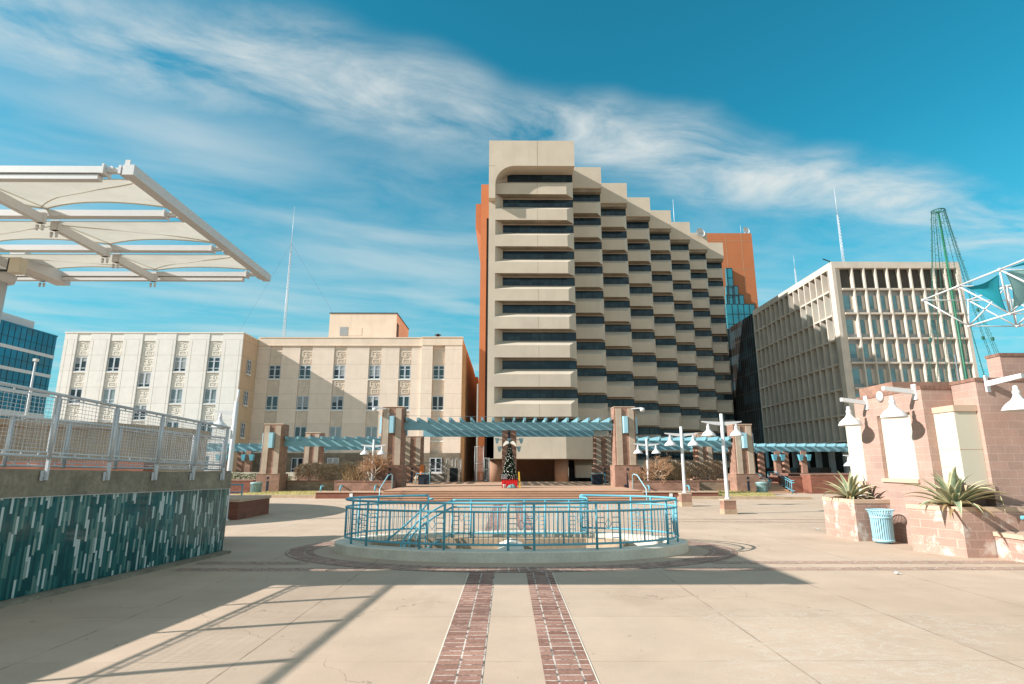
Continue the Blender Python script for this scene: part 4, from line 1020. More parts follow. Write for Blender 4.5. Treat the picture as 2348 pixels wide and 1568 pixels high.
# centre column with spot lamps
ccx = .15; CCt = empty('brick_column', (ccx, 50, .7), 'square brick column with teal spot lamps behind the decorated fir tree', 'column')
b = MB(); b.box(ccx-.62, ccx+.62, 50, 51.2, .7, 5.25); b.build('shaft', M['brick'], CCt)
b = MB(); b.box(ccx-.09, ccx+.09, 49.97, 49.998, 3.2, 5.2); b.build('inlay', M['slot'], CCt)
b = MB(); b.box(ccx-.66, ccx+.66, 49.96, 51.24, 5.25, 5.3); b.build('capstone', M['cap_stone'], CCt)
for dx, dz, a in ((0,4.1,0),(-1,4.15,-1),(1,4.15,1),(-.8,3.45,-1),(.8,3.45,1)):
    b = MB(); x = ccx+dx*1.05 if dx else ccx; yy = 49.55 if dx == 0 else 50.3; z = dz+.15
    b.hexa([(x-.08,yy-.08,z-.2),(x+.08,yy-.08,z-.2),(x+.08,yy+.08,z-.2),(x-.08,yy+.08,z-.2)],[(x-.2,yy-.2,z+.25),(x+.2,yy-.2,z+.25),(x+.2,yy+.2,z+.25),(x-.2,yy+.2,z+.25)])
    if dx: b.bar((x,yy,z+.1),(ccx+a*.62,yy,z+.12),.06,.06)
    else: b.bar((x,yy,z+.1),(x,50,z+.12),.06,.06)
    b.build('spot_lamp', M['sconce'], CCt)
# security cameras on pylon shoulders (arm and dome)
def seccam(x, y, z, a, label):
    rt = empty('security_camera', (x, y, z), label, 'camera', 'security cameras on the pylons')
    b = MB(); b.bar((x,y,z),(x+a*.75,y-.1,z+.05),.09,.1); b.build('arm', M['white'], rt)
    b = MB(); b.lathe([(.02,.02),(.16,-.02),(.19,-.12),(.16,-.24),(.05,-.3)], (x+a*.8,y-.12,z+.05), 14); b.build('dome', M['white'], rt)
seccam(cC-8.75-.5, 43.15, 6.42, -1, 'white dome camera on the pylon left of the steps')
seccam(cC+8.75+.5, 43.15, 6.42, 1, 'white dome camera on the pylon right of the steps')
# black cabinets with teal hoops at the pylon feet
for x, lb in ((cC-7.0, 'dark cabinet with a teal hoop rail near the left bare tree'), (cC+7.35, 'dark cabinet with a teal hoop rail at the right end of the platform')):
    rt = empty('cabinet', (x, 48.5, .7), lb, 'cabinet', 'dark cabinets on the platform')
    b = MB(); b.box(x-.40,x+.40,48.2,48.9,.7,1.42); b.box(x-.43,x+.43,48.16,48.94,1.42,1.5); b.build('body', M['slot'], rt)
    b = MB(); b.sweep([(x-.56,48.0,.7),(x-.56,48.0,1.48),(x-.48,48.0,1.6),(x+.48,48.0,1.6),(x+.56,48.0,1.48),(x+.56,48.0,.7)], .03, 8); b.build('hoop_rail', M['teal_paint'], rt)

# ================================================================ planters, ledges, walls, hedges along the platform
def planter(x0, x1, yf, d, zt, label, mat='brick', cap=True):
    rt = empty('planter', ((x0+x1)/2, yf+d/2, 0), label, 'planter', 'brick planters by the steps')
    b = MB(); b.box(x0,x1,yf,yf+.25,0,zt-.08); b.box(x0,x0+.25,yf+.25,yf+d,0,zt-.08); b.box(x1-.25,x1,yf+.25,yf+d,0,zt-.08); b.box(x0+.25,x1-.25,yf+d-.25,yf+d,0,zt-.08); b.build('wall', M[mat], rt)
    b = MB(); b.box(x0-.03,x1+.03,yf-.03,yf+.3,zt-.08,zt); b.box(x0-.03,x0+.3,yf+.3,yf+d,zt-.08,zt); b.box(x1-.3,x1+.03,yf+.3,yf+d,zt-.08,zt); b.build('coping', M['split_face'], rt)
    b = MB(); b.box(x0+.25,x1-.25,yf+.25,yf+d-.25,zt-.3,zt-.12); b.build('soil', M['soil'], rt)
    return rt
planter(-12.2, -8.15, 41.6, 1.9, 1.18, 'red brown brick planter holding the bare tree left of the steps')
planter(8.9, 13.6, 41.6, 1.9, 1.18, 'red brown brick planter holding the bare tree right of the steps')
def hook(x, y, z, label, g='short bent teal pipes on the brick ledges'):
    b = MB(); b.sweep([(x,y+.65,z+.32),(x,y+.25,z+.36),(x,y+.08,z+.32),(x,y,z+.2),(x,y,z)], .055, 10); return tag(b.build('bent_pipe', M['teal_paint']), label, 'pipe', g)
for x0, x1, lb, hs in ((-13.2,-8.0,'left',(-12.95,-11.6,-9.2)), (8.4,14.6,'right',(9.9,12.7))):
    rt = empty('brick_ledge', ((x0+x1)/2, 41.0, 0), 'low brick seat ledge in front of the %s planter by the steps' % lb, 'ledge', 'low brick ledges by the steps')
    b = MB(); b.box(x0,x1,40.75,41.59,0,.40); b.build('wall', M['red_block'], rt)
    b = MB(); b.box(x0-.04,x1+.04,40.7,41.6,.40,.48); b.build('coping', M['cap_stone'], rt)
    xm = x0+(x1-x0)*.47
    b = MB(); b.box(xm-.11,xm+.11,40.72,40.75,.12,.34); b.build('outlet_box', M['paper'], rt)
    for k, h in enumerate(hs): hook(h, 41.0, .48, ['first','middle','last'][k]+' bent teal pipe counted from the left on the %s brick ledge' % lb)
def lowwall(x0, x1, y0, y1, z, mat, label, name='block_wall'):
    rt = empty(name, ((x0+x1)/2, (y0+y1)/2, 0), label, 'wall')
    b = MB(); b.box(x0,x1,y0,y1,0,z-.1); b.build('masonry', M[mat], rt); b = MB(); b.box(x0-.02,x1+.02,y0-.03,y1+.03,z-.1,z); b.build('coping', M['split_face'], rt); return rt
lowwall(-18.55, -12.6, 49.6, 50.1, 1.0, 'grey_block', 'grey brown block wall in front of the left hedge')
lowwall(13.2, 18.75, 49.6, 50.1, 1.0, 'grey_block', 'grey brown block wall in front of the right hedge')
lowwall(-30.5, -21.0, 48.5, 51.5, 1.05, 'red_block', 'reddish planter wall left of the outer left pylon')
b = MB(); b.box(-25.2,-20.9,47.6,48.5,0,.22); tag(b.build('step_block', M['red_block']), 'low red step at the foot of the reddish planter wall', 'step')
b = MB(); b.box(-40,-22,61,61.5,0,1.55); tag(b.build('parapet_wall', M['cream_panel']), 'low cream parapet wall under the far left pergola', 'wall')
def hedge(x0, x1, y0, y1, z0, z1, label, mats, n, split=.0, seed=1, twig=.5, roundness=.25):
    rg = random.Random(seed); rt = empty('hedge', ((x0+x1)/2,(y0+y1)/2,z0), label, 'hedge'); rt.location = ((x0+x1)/2,(y0+y1)/2,z0)
    L = MB(); S = MB()
    for i in range(n):
        x = rg.uniform(x0, x1); y = rg.uniform(y0, y1) if rg.random() < .5 else y0+rg.random()**2*(y1-y0)*.4
        e = min((x-x0)/(x1-x0), (x1-x)/(x1-x0)); top = z1-(roundness*max(0, .12-e)/.12)+.12*math.sin(x*3.1)*math.sin(x*1.3+1)+rg.gauss(0,.05)
        z = z0+(top-z0)*(rg.random()**.6); p = V((x,y,z))
        d = V((rg.gauss(0,1), rg.gauss(-.3,1), rg.gauss(.5,1))).normalized()
        if rg.random() < twig:
            l = rg.uniform(.10,.26); q = p+d*l; r = V((rg.uniform(.006,.014),0,0)); s = V((0,0,r.x)); S.add([p-r-s,p+r+s,q], [(0,1,2)], 0); S.add([p-r+s,p+r-s,q], [(0,1,2)], 0)
        else:
            l = rg.uniform(.05,.11); a = d.orthogonal().normalized(); c = d.cross(a)
            k = 1 if (x-x0)/(x1-x0) < split*(1.3-.9*(z-z0)/(z1-z0)) else 0
            L.add([p-a*l*.6, p+c*l*.5, p+a*l*.6+d*l*.3, p-c*l*.5], [(0,1,2,3)], k)
    for i in range(int((x1-x0)*7)):
        x = rg.uniform(x0,x1); S.sweep([(x,(y0+y1)/2+rg.uniform(-.3,.3),z0),(x+rg.uniform(-.15,.15),(y0+y1)/2+rg.uniform(-.4,.4),z1-.25)], [.02,.008], 4)
    L.build('foliage', mats, rt); S.build('twigs', [M['bark']], rt)
    return rt
hedge(-18.3,-12.4,50.3,52.0,1.0,2.35, 'grey brown dormant hedge between two pylons on the left', [M['hedge'], M['hedge_green']], 11000, 0, 3)
hedge(13.2,18.9,50.3,52.2,1.0,2.6, 'clipped dormant hedge with a green corner on the right', [M['hedge'], M['hedge_green']], 11000, .42, 5)
hedge(-13.0,-8.0,55.0,56.5,.4,1.75, 'low green hedge seen behind the left bare tree', [M['hedge_green'], M['hedge']], 4500, 0, 7, .1)
hedge(-36,-21.5,58,59.5,.2,1.5, 'green hedge under the far left pergola', [M['hedge_green'], M['hedge']], 7000, 0, 8, .1)
def tuft(x, y, z, h, n, label, seed, mat='dry', group=None):
    rg = random.Random(seed); b = MB()
    for i in range(n):
        a = rg.uniform(0, 6.28); s = rg.uniform(.1,.5)*h; p = V((x+rg.gauss(0,.25),y+rg.gauss(0,.25),z)); q = p+V((math.cos(a)*s, math.sin(a)*s, rg.uniform(.5,1)*h))
        b.sweep([p, (p+q)/2+V((0,0,.06)), q], [.014,.011,.003], 3)
    return tag(b.build('dry_plant', M[mat]), label, 'plant', group)
tuft(-11.2,43.6,1.0,1.5,60,'dry straw coloured stems beside the left bare tree',3)
tuft(-12.6,46.5,.6,1.9,70,'sparse dry shrub in front of the low green hedge',4)
tuft(9.4,42.7,1.05,1.1,140,'brown dry shrub at the foot of the right central pylon',5,'bark')
tuft(13.4,45.2,.7,1.9,90,'sparse dark bare shrub between the bare tree and right hedge',6,'bark')
def bare_tree(x, y, z, h, spread, label, seed, lean=0):
    rg = random.Random(seed); rt = empty('bare_tree', (x,y,z), label, 'tree', 'bare trees in the brick planters')
    Tm, Cm = MB(), MB()
    def grow(p, d, l, r, lev):
        n = 3; pts = [p]; dd = d.copy(); r = max(r, .0045)
        for i in range(n):
            dd = (dd+V((rg.gauss(0,.16),rg.gauss(0,.16),rg.gauss(.06,.1)))).normalized(); pts.append(pts[-1]+dd*l/n)
        (Tm if lev < 2 else Cm).sweep(pts, [r*(1-.35*i/n) for i in range(n+1)], 6 if lev < 2 else (4 if lev < 4 else 3), cap=False)
        if lev >= 5: return
        k = [5,4,3,3,3][lev]
        for i in range(k):
            f = rg.uniform(.35,1) if lev else rg.uniform(.25,1); q = pts[0].lerp(pts[-1], f) if f < .5 else pts[1].lerp(pts[-1], (f-.33)/.67)
            a = rg.uniform(0,6.28); t = dd.orthogonal().normalized(); t = (Matrix.Rotation(a,3,dd) @ t)
            nd = (dd*.75+t*rg.uniform(.45,.95)*spread).normalized()
            grow(q, nd, l*rg.uniform(.6,.85), r*.55, lev+1)
    for k in range(4):
        a = 6.28*k/4+rg.random(); grow(V((x+.08*math.cos(a),y+.08*math.sin(a),z)), V((math.cos(a)*.38+lean,math.sin(a)*.38,1)).normalized(), h*.36, .07, 0)
    Tm.build('trunk', M['bark_pale'], rt); Cm.build('crown', M['bark'], rt)
bare_tree(-9.75, 42.5, 1.05, 2.55, .95, 'leafless shrubby tree in the planter left of the steps', 11)
bare_tree(10.95, 42.6, 1.05, 2.35, 1.05, 'leafless shrubby tree in the planter right of the steps', 23)
# ================================================================ lamp posts
lamp_post('lamp_post', (10.42,27.9,0), 4.68, 'tallest white twin lamp post standing nearest on a brick pedestal', ped=(.56,.66), span=.68, s=.95)
lamp_post('lamp_post', (9.95,33.0,0), 4.4, 'white twin lamp post on a brick pedestal, second from the right of three', ped=(.56,.72), span=.66, s=.95)
lamp_post('lamp_post', (10.15,42.2,1.05), 4.15, 'white twin lamp post rising from the planter with the right bare tree', span=.66, rad=.08, s=.95)
p = at(857, 1010, 42.3); lamp_post('lamp_post', (p.x,42.3,1.05), AZ(1008,42.3), 'white twin lamp post rising in front of the left bare tree', span=.62, rad=.08, s=.95)
p = at(1961, 1035, 36); lamp_post('lamp_post', (p.x,36,0), AZ(1030,36), 'far white lamp post half hidden by the pink block building', arms=(-1,), span=.5, s=.9)

# ================================================================ oval stair pit
PIT = empty('stair_pit', (CX,CY,0), 'oval concrete kerbed stairwell opening sunk in the plaza floor', 'stairwell')
KZ = .24
b = MB(); A = [t for t in TT]+[0]
b.grid([[ell(EA,EB,t,0) for t in A],[ell(EA,EB,t,KZ-.02) for t in A],[ell(EA-.02,EB-.02,t,KZ) for t in A],[ell(EA-.48,EB-.48,t,KZ) for t in A],[ell(EA-.48,EB-.48,t,-3.2) for t in A]], smooth=False)
for f in b.f: f.reverse()
b.build('kerb', M['pale_concrete'], PIT)
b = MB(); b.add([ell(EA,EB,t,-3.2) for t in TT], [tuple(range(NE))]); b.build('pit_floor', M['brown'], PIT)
# inner walls: far wall face, side return, ridge pier, stair flight
pa = at(947, 1222, 17.6); pb = at(1342, 1222, 17.6); pc = at(1437, 1222, 16.9)
b = MB(); b.prism([(pa.x,17.55),(pb.x,17.55),(pb.x,18.2),(pa.x,18.2)], -.75, .12); b.prism([(pb.x+.002,17.55),(pc.x,16.75),(pc.x+.1,17.3),(pb.x+.002,18.2)], -.72, .118); b.prism([(pa.x-.9,16.6),(pa.x-.002,17.55),(pa.x-.002,18.2),(pa.x-1.1,17.4)], -1.1, .119); b.build('inner_wall', M['tan_concrete'], PIT)
b = MB(); xw = at(1172, 1240, 15.3).x
b.add([(xw-.42,14.45,-1.2),(xw+.42,14.45,-1.2),(xw+.42,14.45,-.12),(xw,14.45,.0),(xw-.42,14.45,-.12),(xw-.33,17.5,-1.2),(xw+.33,17.5,-1.2),(xw+.33,17.5,.02),(xw,17.5,.14),(xw-.33,17.5,.02)], [(0,1,2,3,4),(9,8,7,6,5),(1,6,7,2),(2,7,8,3),(3,8,9,4),(4,9,5,0)]); b.build('ridge_pier', M['pale_concrete'], PIT)
b = MB()
for i in range(9): b.box(-4.0, -2.55, 17.7-.30*i-.3, 17.7-.30*i, -3.2, -.10-.17*i)
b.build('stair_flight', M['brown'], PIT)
b = MB(); b.prism([(-2.55,15.0),(-2.4,15.0),(-2.4,17.6),(-2.55,17.6)], -3.2, -.75); b.build('stair_wall', M['tan_concrete'], PIT)
# teal railing round the pit
RA, RB = EA-.24, EB-.24; RZ = KZ+1.08
RAIL = empty('oval_railing', (CX,CY,KZ), 'teal steel railing with balusters running round the oval stairwell', 'railing')
t0, t1 = R(124), R(360+62)
def arc(n, a, c, z): return [ell(RA,RB,a+(c-a)*i/n,z) for i in range(n+1)]
# equal-length stations
S_ = [0]; F_ = [t0]; nn = 2000
for i in range(1, nn+1):
    a = t0+(t1-t0)*i/nn; S_.append(S_[-1]+(ell(RA,RB,a)-ell(RA,RB,F_[-1])).length); F_.append(a)
def tpar(s):
    import bisect
    i = min(max(bisect.bisect_left(S_, s), 1), nn); f = (s-S_[i-1])/(S_[i]-S_[i-1]); return F_[i-1]+(F_[i]-F_[i-1])*f
def railset(par, P, L, secs, flat=False, zoff=0.0):
    """P(s, z): point along the run; secs: list of (length, kind)"""
    n = max(2, int(L/.12))
    for nm, z, r in (('top_rail',1.08,.030),('second_rail',.88,.026),('bottom_rail',.13,.026)):
        b = MB(); b.sweep([P(L*i/n, KZ+z) for i in range(n+1)], r, 8); b.build(nm, M['teal_paint'], par)
    s = 0
    for i, (l, kind) in enumerate(secs+[(0,None)]):
        b = MB(); b.sweep([P(min(s,L), KZ+.0), P(min(s,L), KZ+1.08)], .030 if kind != 'mid' else .024, 8); b.build('post', M['teal_paint'], par)
        if kind is None: break
        b = MB()
        if kind == 'b':
            m_ = max(1, round(l/.115))
            for k in range(1, m_):
                q = s+l*k/m_; b.sweep([P(q,KZ+.13),P(q,KZ+.88)], .009 if k != m_//2 else .022, 5)
            b.build('baluster_panel', M['teal_paint'], par)
        else:
            for k in (1, 2): b.sweep([P(s+l*k/3,KZ+.13),P(s+l*k/3,KZ+.88)], .011, 5)
            for z in (.25,.37,.49,.61,.73):
                b.sweep([P(s,KZ+z),P(s+l/3,KZ+z)], .011, 5); b.sweep([P(s+2*l/3,KZ+z),P(s+l,KZ+z)], .011, 5)
            c = s+l/2; dm = [P(c,KZ+.70),P(c+l*.14,KZ+.58),P(c,KZ+.46),P(c-l*.14,KZ+.58)]; b.sweep(dm, .010, 5, closed=True)
            b.sweep([P(s+l/3,KZ+.58),P(c-l*.14,KZ+.58)], .01, 5); b.sweep([P(c+l*.14,KZ+.58),P(s+2*l/3,KZ+.58)], .01, 5)
            b.build('ladder_panel', M['teal_paint'], par)
        s += l
LT_ = S_[-1]
nsec = 7; dl = .62; bl = (LT_-nsec*dl)/(nsec+1)
secs = []
for i in range(nsec): secs += [(bl,'b'),(dl,'d')]
secs += [(bl,'b')]
railset(RAIL, lambda s, z: (lambda e: V((e.x,e.y,z)))(ell(RA,RB,tpar(s))), LT_, secs)
# straight rail over the far wall, with the stair handrail dropping to the left
RB2 = empty('stair_railing', ((pa.x+pb.x)/2, 17.75, 0), 'straight teal railing over the stairwell far wall with a handrail diving down the stairs', 'railing')
xl = at(1040-0, 1150, 18.0).x-1.0; xl = at(1038, 1150, 17.8).x; xr_ = at(1345, 1150, 17.8).x; Lb = xr_-xl
sb = [(.55,'d'),(1.6,'b'),(.62,'d'),(Lb-.55-1.6-.62-.55,'b'),(.55,'d')]
railset(RB2, lambda s, z: V((xl+s,17.75,z-.12)), Lb, sb)
Lc = math.hypot(ell(RA,RB,t1).x-xr_, ell(RA,RB,t1).y-17.75); e1 = ell(RA,RB,t1)
railset(RB2, lambda s, z: V((xr_+(e1.x-xr_)*s/Lc, 17.75+(e1.y-17.75)*s/Lc, z-.06)), Lc, [(.5,'d'),(Lc-.5,'b')])
for dz, nm in ((1.08,'top_rail'),(.88,'second_rail'),(.13,'bottom_rail')):
    b = MB(); z = KZ-.12+dz
    b.sweep([(xl,17.75,z),(xl-.5,17.5,z-.26),(xl-.95,17.1,z-.58),(xl-1.2,16.6,z-.95),(xl-1.32,16.0,z-1.35),(xl-1.36,15.2,z-1.75)], .028, 8); b.build(nm, M['teal_paint'], RB2)
b = MB()
for f, (x,y,z) in enumerate([(xl-.25,17.62,-.13),(xl-.5,17.5,-.26),(xl-.72,17.3,-.42),(xl-.95,17.1,-.58),(xl-1.1,16.85,-.76),(xl-1.2,16.6,-.95),(xl-1.27,16.3,-1.15),(xl-1.32,16.0,-1.35)]):
    b = MB(); b.sweep([(x,y,KZ+z-.0),(x,y,KZ+z+.80)], .010 if f % 2 else .02, 5); b.build('baluster', M['teal_paint'], RB2)
e0 = ell(RA,RB,t0); b = MB(); b.sweep([(e0.x,e0.y,KZ+.88),(e0.x-.1,e0.y-.5,KZ+.7),(e0.x-.5,e0.y-1.2,KZ+.3),(e0.x-.9,e0.y-1.8,KZ-.05)], .026, 8); b.sweep([(e0.x,e0.y,KZ+.98),(e0.x+.16,e0.y-.03,KZ+.98)], .03, 8); b.build('stair_handrail', M['teal_paint'], RAIL)
# handrails at both ends of the wide steps
for x, lb in ((SX0+.15,'left'),(SX1-.15,'right')):
    b = MB(); s = -1 if lb == 'left' else 1
    b.sweep([(x,38.6,.7),(x,38.6,1.6),(x,38.2,1.68),(x,37.2,1.62),(x,35.2,.95),(x,34.95,.86),(x,34.9,.0)], .033, 8); tag(b.build('hand_rail', M['sconce']), 'pale blue handrail at the %s end of the wide steps' % lb, 'handrail', 'handrails of the wide steps')
# teal stair rails and low walls on the far right
rr_ = [at(1780,1110,50), at(1817,1135,47)]
def stair_rail(xa, ya, za, xb, yb, zb__, label):
    rt = empty('stair_rail', (xa,ya,0), label, 'railing', 'teal stair rails at the right')
    for h in (.95,.78,.15):
        b = MB(); b.sweep([(xa-.5,ya+.6,za+h),(xa,ya,za+h),(xb,yb,zb__+h),(xb+.12,yb-.25,zb__+h)], .03, 6); b.build('rail', M['teal_paint'], rt)
    for i in range(1, 8):
        f = i/8; p = V((xa,ya,za)).lerp(V((xb,yb,zb__)), f); b = MB(); b.tube((p.x,p.y,p.z+.1),(p.x,p.y,p.z+.78), .012, 4); b.build('baluster', M['teal_paint'], rt)
    for p in ((xa,ya,za),(xb,yb,zb__),(xa-.5,ya+.6,za)):
        b = MB(); b.tube((p[0],p[1],max(0,p[2]-.3)),(p[0],p[1],p[2]+.95), .035, 8); b.build('post', M['teal_paint'], rt)
q0, q1 = at(1781,1100,52), gr(1818,1137); stair_rail(q0.x,52,.72,at(1816,1130,47).x,47,.1,'teal stair rail beside the low tan walls at the right')
q0 = at(1735,1095,54); stair_rail(at(1731,1095,54).x,54,.72,at(1765,1130,49).x,49,.1,'teal stair rail partly behind the outer right pylon')
b = MB()
for i in range(5): b.box(at(1737,1110,50).x, at(1790,1110,50).x, 48.2+i*.5, 54, i*.15, (i+1)*.15)
structure(b.build('steps', M['steps']))
b = MB(); b.box(at(1735,1110,54).x-2, 40, 54, 70, 0, .74); structure(b.build('terrace', M['steps']))
lowwall(at(1797,1110,50).x, at(1853,1110,50).x, 49.0, 53, 1.35, 'red_block', 'low tan block wall right of the teal stair rails')
lowwall(at(1853,1110,48).x+.02, at(1905,1110,48).x+5, 47.6, 53, 1.55, 'red_block', 'long low block wall leading behind the smaller agave planter')
lowwall(at(1770,1090,58).x, at(1900,1090,58).x+6, 58, 58.4, 1.5, 'brick', 'low wall below the right hand low pergola')
# dull teal litter bins far away
def drum_bin(x, y, z, label):
    rt = empty('litter_bin', (x,y,z), label, 'trash can', 'distant round litter bins')
    b = MB(); b.lathe([(.36,z),(.36,z+.04),(.38,z+.78),(.40,z+.8)], (x,y,0), 20)
    for k in range(20):
        a = 6.28*k/20; b.bar((x+.385*math.cos(a),y+.385*math.sin(a),z+.06),(x+.395*math.cos(a),y+.395*math.sin(a),z+.78),.03,.02)
    b.build('body', M['bin_metal'], rt)
    b = MB(); b.lathe([(.40,z+.8),(.46,z+.84),(.45,z+.92),(.3,z+.96)], (x,y,0), 20); b.build('rim', M['bin_metal'], rt)
p = gr(587, 1131); drum_bin(at(587,1115,46.5).x, 46.5, .0, 'pale drum litter bin beside the outer left pylon')
drum_bin(at(1746.5,1120,46.5).x, 46.5, 0, 'pale drum litter bin beside the outer right pylon')

# ================================================================ decorated fir on the platform
fx, fy, fz = at(1168, 1100, 41.5).x, 41.5, .7
XT = empty('christmas_tree', (fx,fy,fz), 'slim decorated fir tree with pearl baubles in front of the brick column', 'tree')
rg = random.Random(5); L = MB(); H0, H1 = .50, 2.95
for i in range(5200):
    f = rg.random()**.8; z = fz+H0+(H1-H0)*(1-f)*1.0 if False else fz+H0+(H1-H0)*rg.random()**1.25
    rr = .52*(1-(z-fz-H0)/(H1-H0))**.92+.03; a = rg.uniform(0,6.28); d = V((math.cos(a),math.sin(a),rg.gauss(-.15,.35))).normalized()
    r0 = rr*rg.uniform(.45,1.02); p = V((fx+math.cos(a)*r0, fy+math.sin(a)*r0, z)); q = p+d*rg.uniform(.06,.13); s = d.cross(V((0,0,1))).normalized()*rg.uniform(.015,.03); u_ = V((0,0,rg.uniform(.01,.03)))
    L.add([p-s-u_, p+s-u_, q], [(0,1,2)]); L.add([p-u_*1.4,p+u_*1.4,q], [(0,1,2)])
L.lathe([(.40,fz+H0),(.36,fz+H0+.3),(.20,fz+1.8),(.02,fz+H1)], (fx,fy,0), 14); L.build('foliage', M['fir'], XT)
b = MB(); b.lathe([(.09,fz),(.07,fz+1)], (fx,fy,0), 10); b.build('trunk', M['bark'], XT)
b = MB()
for i in range(300):
    z = H0+(H1-H0)*rg.random()**1.35; rr = .52*(1-(z-H0)/(H1-H0))**.92+.05; a = rg.uniform(0,6.28)
    c = V((fx+math.cos(a)*rr,fy+math.sin(a)*rr,fz+z)); r = rg.uniform(.02,.034); b.lathe([(r*.1,-r),(r*.8,-r*.6),(r,0),(r*.8,r*.6),(r*.1,r)], c, 8)
o = b.build('baubles', M['bauble'], XT); o['kind'] = 'stuff'
b = MB()
for s in (-1, 1):
    pts = [(0,0),(.10,.13),(.22,.16),(.36,.02),(.44,-.18),(.41,-.23),(.28,-.14),(.14,-.06)]
    pts = [(fx+s*(x_+.04), fz+H1+.14+z_) for x_, z_ in pts]
    if s > 0: pts = pts[::-1]
    b.yprism(pts[::-1], fy-.16, fy-.10)
b.build('angel_wings', M['bauble'], XT)
b = MB(); b.lathe([(.07,H1-.05),(.05,H1+.1),(.03,H1+.2),(.065,H1+.26),(.06,H1+.34),(.01,H1+.38)], (fx,fy-.12,fz), 12); b.build('topper', M['black'], XT)
rb = MB(); rb.box(fx-.54,fx+.54,fy-.85,fy-.1,fz,fz+.52); r_ = rb.build('red_stand', M['red_paint']); tag(r_, 'bright red wrapped box at the foot of the decorated fir tree', 'box')
b = MB(); b.box(fx-.56,fx+.56,fy-.87,fy-.08,fz+.521,fz+.55); b.box(fx-.42,fx-.35,fy-.862,fy-.851,fz,fz+.52); b.build('rim', M['red_paint'], r_)
g0 = empty('chalk_board', (fx-.38,fy-.6,fz+.55), 'small black slatted board standing on the red box', 'sign')
b = MB(); b.box(fx-.62,fx-.14,fy-.62,fy-.58,fz+.55,fz+.96); rgc = random.Random(9)
for k in range(4):
    x = fx-.59
    while x < fx-.2:
        l = rgc.uniform(.04,.12); b.box(x, min(x+l, fx-.17), fy-.626, fy-.621, fz+.88-k*.085, fz+.905-k*.085, 1); x += l+.025
b.build('board', [M['black'], M['paper']], g0)
b = MB(); b.lathe([(.09,fz+.0),(.12,fz+.24),(.13,fz+.25),(.1,fz+.26)], (fx-.36,fy-1.05,0), 14); o = b.build('tin_bucket', M['galv']); tag(o, 'small tin bucket in front of the red box', 'bucket')
b = MB()
for k in range(40):
    a = rg.uniform(0,6.28); r = rg.random()**.5*.3; c = V((fx+.14+r*math.cos(a),fy-1.12+r*.4*math.sin(a),fz+.02)); h = (.36-r*.8)*rg.uniform(.6,1)
    b.lathe([(.08,0),(.10,h*.5),(.03,h)], c, 6)
tag(b.build('pale_bundle', M['sail_pale']), 'crumpled pale green bundle lying before the red box', 'bundle')
b = MB()
for s in (-1, 1): b.add([(fx+.70-.06+s*.0,fy-.6+s*.25,fz),(fx+.70+.06,fy-.6+s*.25,fz),(fx+.64+.05,fy-.6+s*.04,fz+1.1),(fx+.64-.05,fy-.6+s*.04,fz+1.1),(fx+.70-.06,fy-.63+s*.25,fz),(fx+.70+.06,fy-.63+s*.25,fz),(fx+.64+.05,fy-.63+s*.04,fz+1.1),(fx+.64-.05,fy-.63+s*.04,fz+1.1)], [(0,1,2,3),(7,6,5,4),(0,4,5,1),(1,5,6,2),(2,6,7,3),(3,7,4,0)])
b.build('wet_floor_sign', M['gold']); tag(bpy.data.objects['wet_floor_sign'], 'yellow folding floor sign leaning just right of the red box', 'sign')
p = at(966, 1100, 50); b = MB(); b.lathe([(.02,2.35),(.16,2.25),(.22,1.6),(.27,.95),(.30,.72),(.34,.72),(.34,.70)], (p.x,50,0), 12, smooth=False); tag(b.build('furled_umbrella', M['orange_plastic']), 'orange wrapped column standing on the platform near the left cabinet', 'umbrella')
p = at(978-23, 1100, 49); b = MB(); b.box(p.x-.35,p.x+.35,49.2,49.7,.7,1.0); b.lathe([(.2,1.0),(.3,1.15),(.22,1.35),(.05,1.4)], (p.x,49.45,0), 9, smooth=False); tag(b.build('tarp_bundle', M['tan_concrete']), 'brown covered bundle beside the orange wrapped column', 'bundle')
# chain link fence and barriers behind the platform
def fence_panel(xa, xb, y, z0, z1, rt, mid=False):
    b = MB()
    for x in (xa, xb): b.tube((x,y,z0),(x,y,z1), .045, 8)
    b.tube((xa,y,z1-.05),(xb,y,z1-.05), .035, 6); b.tube((xa,y,z0+.12),(xb,y,z0+.12), .03, 6)
    if mid: b.tube((xa,y,(z0+z1)/2),(xb,y,(z0+z1)/2), .03, 6)
    fr = b.build('fence_frame', M['mesh'], rt); b = MB(); s = .16; h = z1-z0-.2; w_ = xb-xa
    n = int((w_+h)/s)
    for i in range(n):
        o = i*s
        for sg in (0, 1):
            a0 = max(0, o-h); a1 = min(w_, o)
            if a1 <= a0: continue
            u0, u1 = (xa+a0, xa+a1) if not sg else (xb-a0, xb-a1)
            v0, v1 = z0+.13+(o-a0), z0+.13+(o-a1); b.sweep([(u0,y,v0),(u1,y,v1)], .006, 3, cap=False)
    b.build('chain_link', M['mesh'], fr)
F1 = empty('chain_link_fence', (-5.5,57.3,0), 'low chain link fence in front of the grey stone base of the courthouse', 'fence')
e = [at(u,1090,57.3).x for u in (958, 986, 1022, 1032)]
fence_panel(at(930,1090,57.3).x, e[1], 57.3, .7, 2.55, F1); fence_panel(e[1]+.05, at(1018,1090,57.3).x, 57.3, .7, 2.55, F1)
fence_panel(at(1024,1090,57.3).x, at(1037,1090,57.3).x, 57.0, .7, 2.9, F1, True); fence_panel(at(1044,1090,57.3).x, at(1057,1090,57.3).x, 57.0, .7, 2.9, F1, True)
F2 = empty('fence_gate', (-3.5,57.5,0), 'tall chain link gate below the terracotta flank of the tower', 'gate')
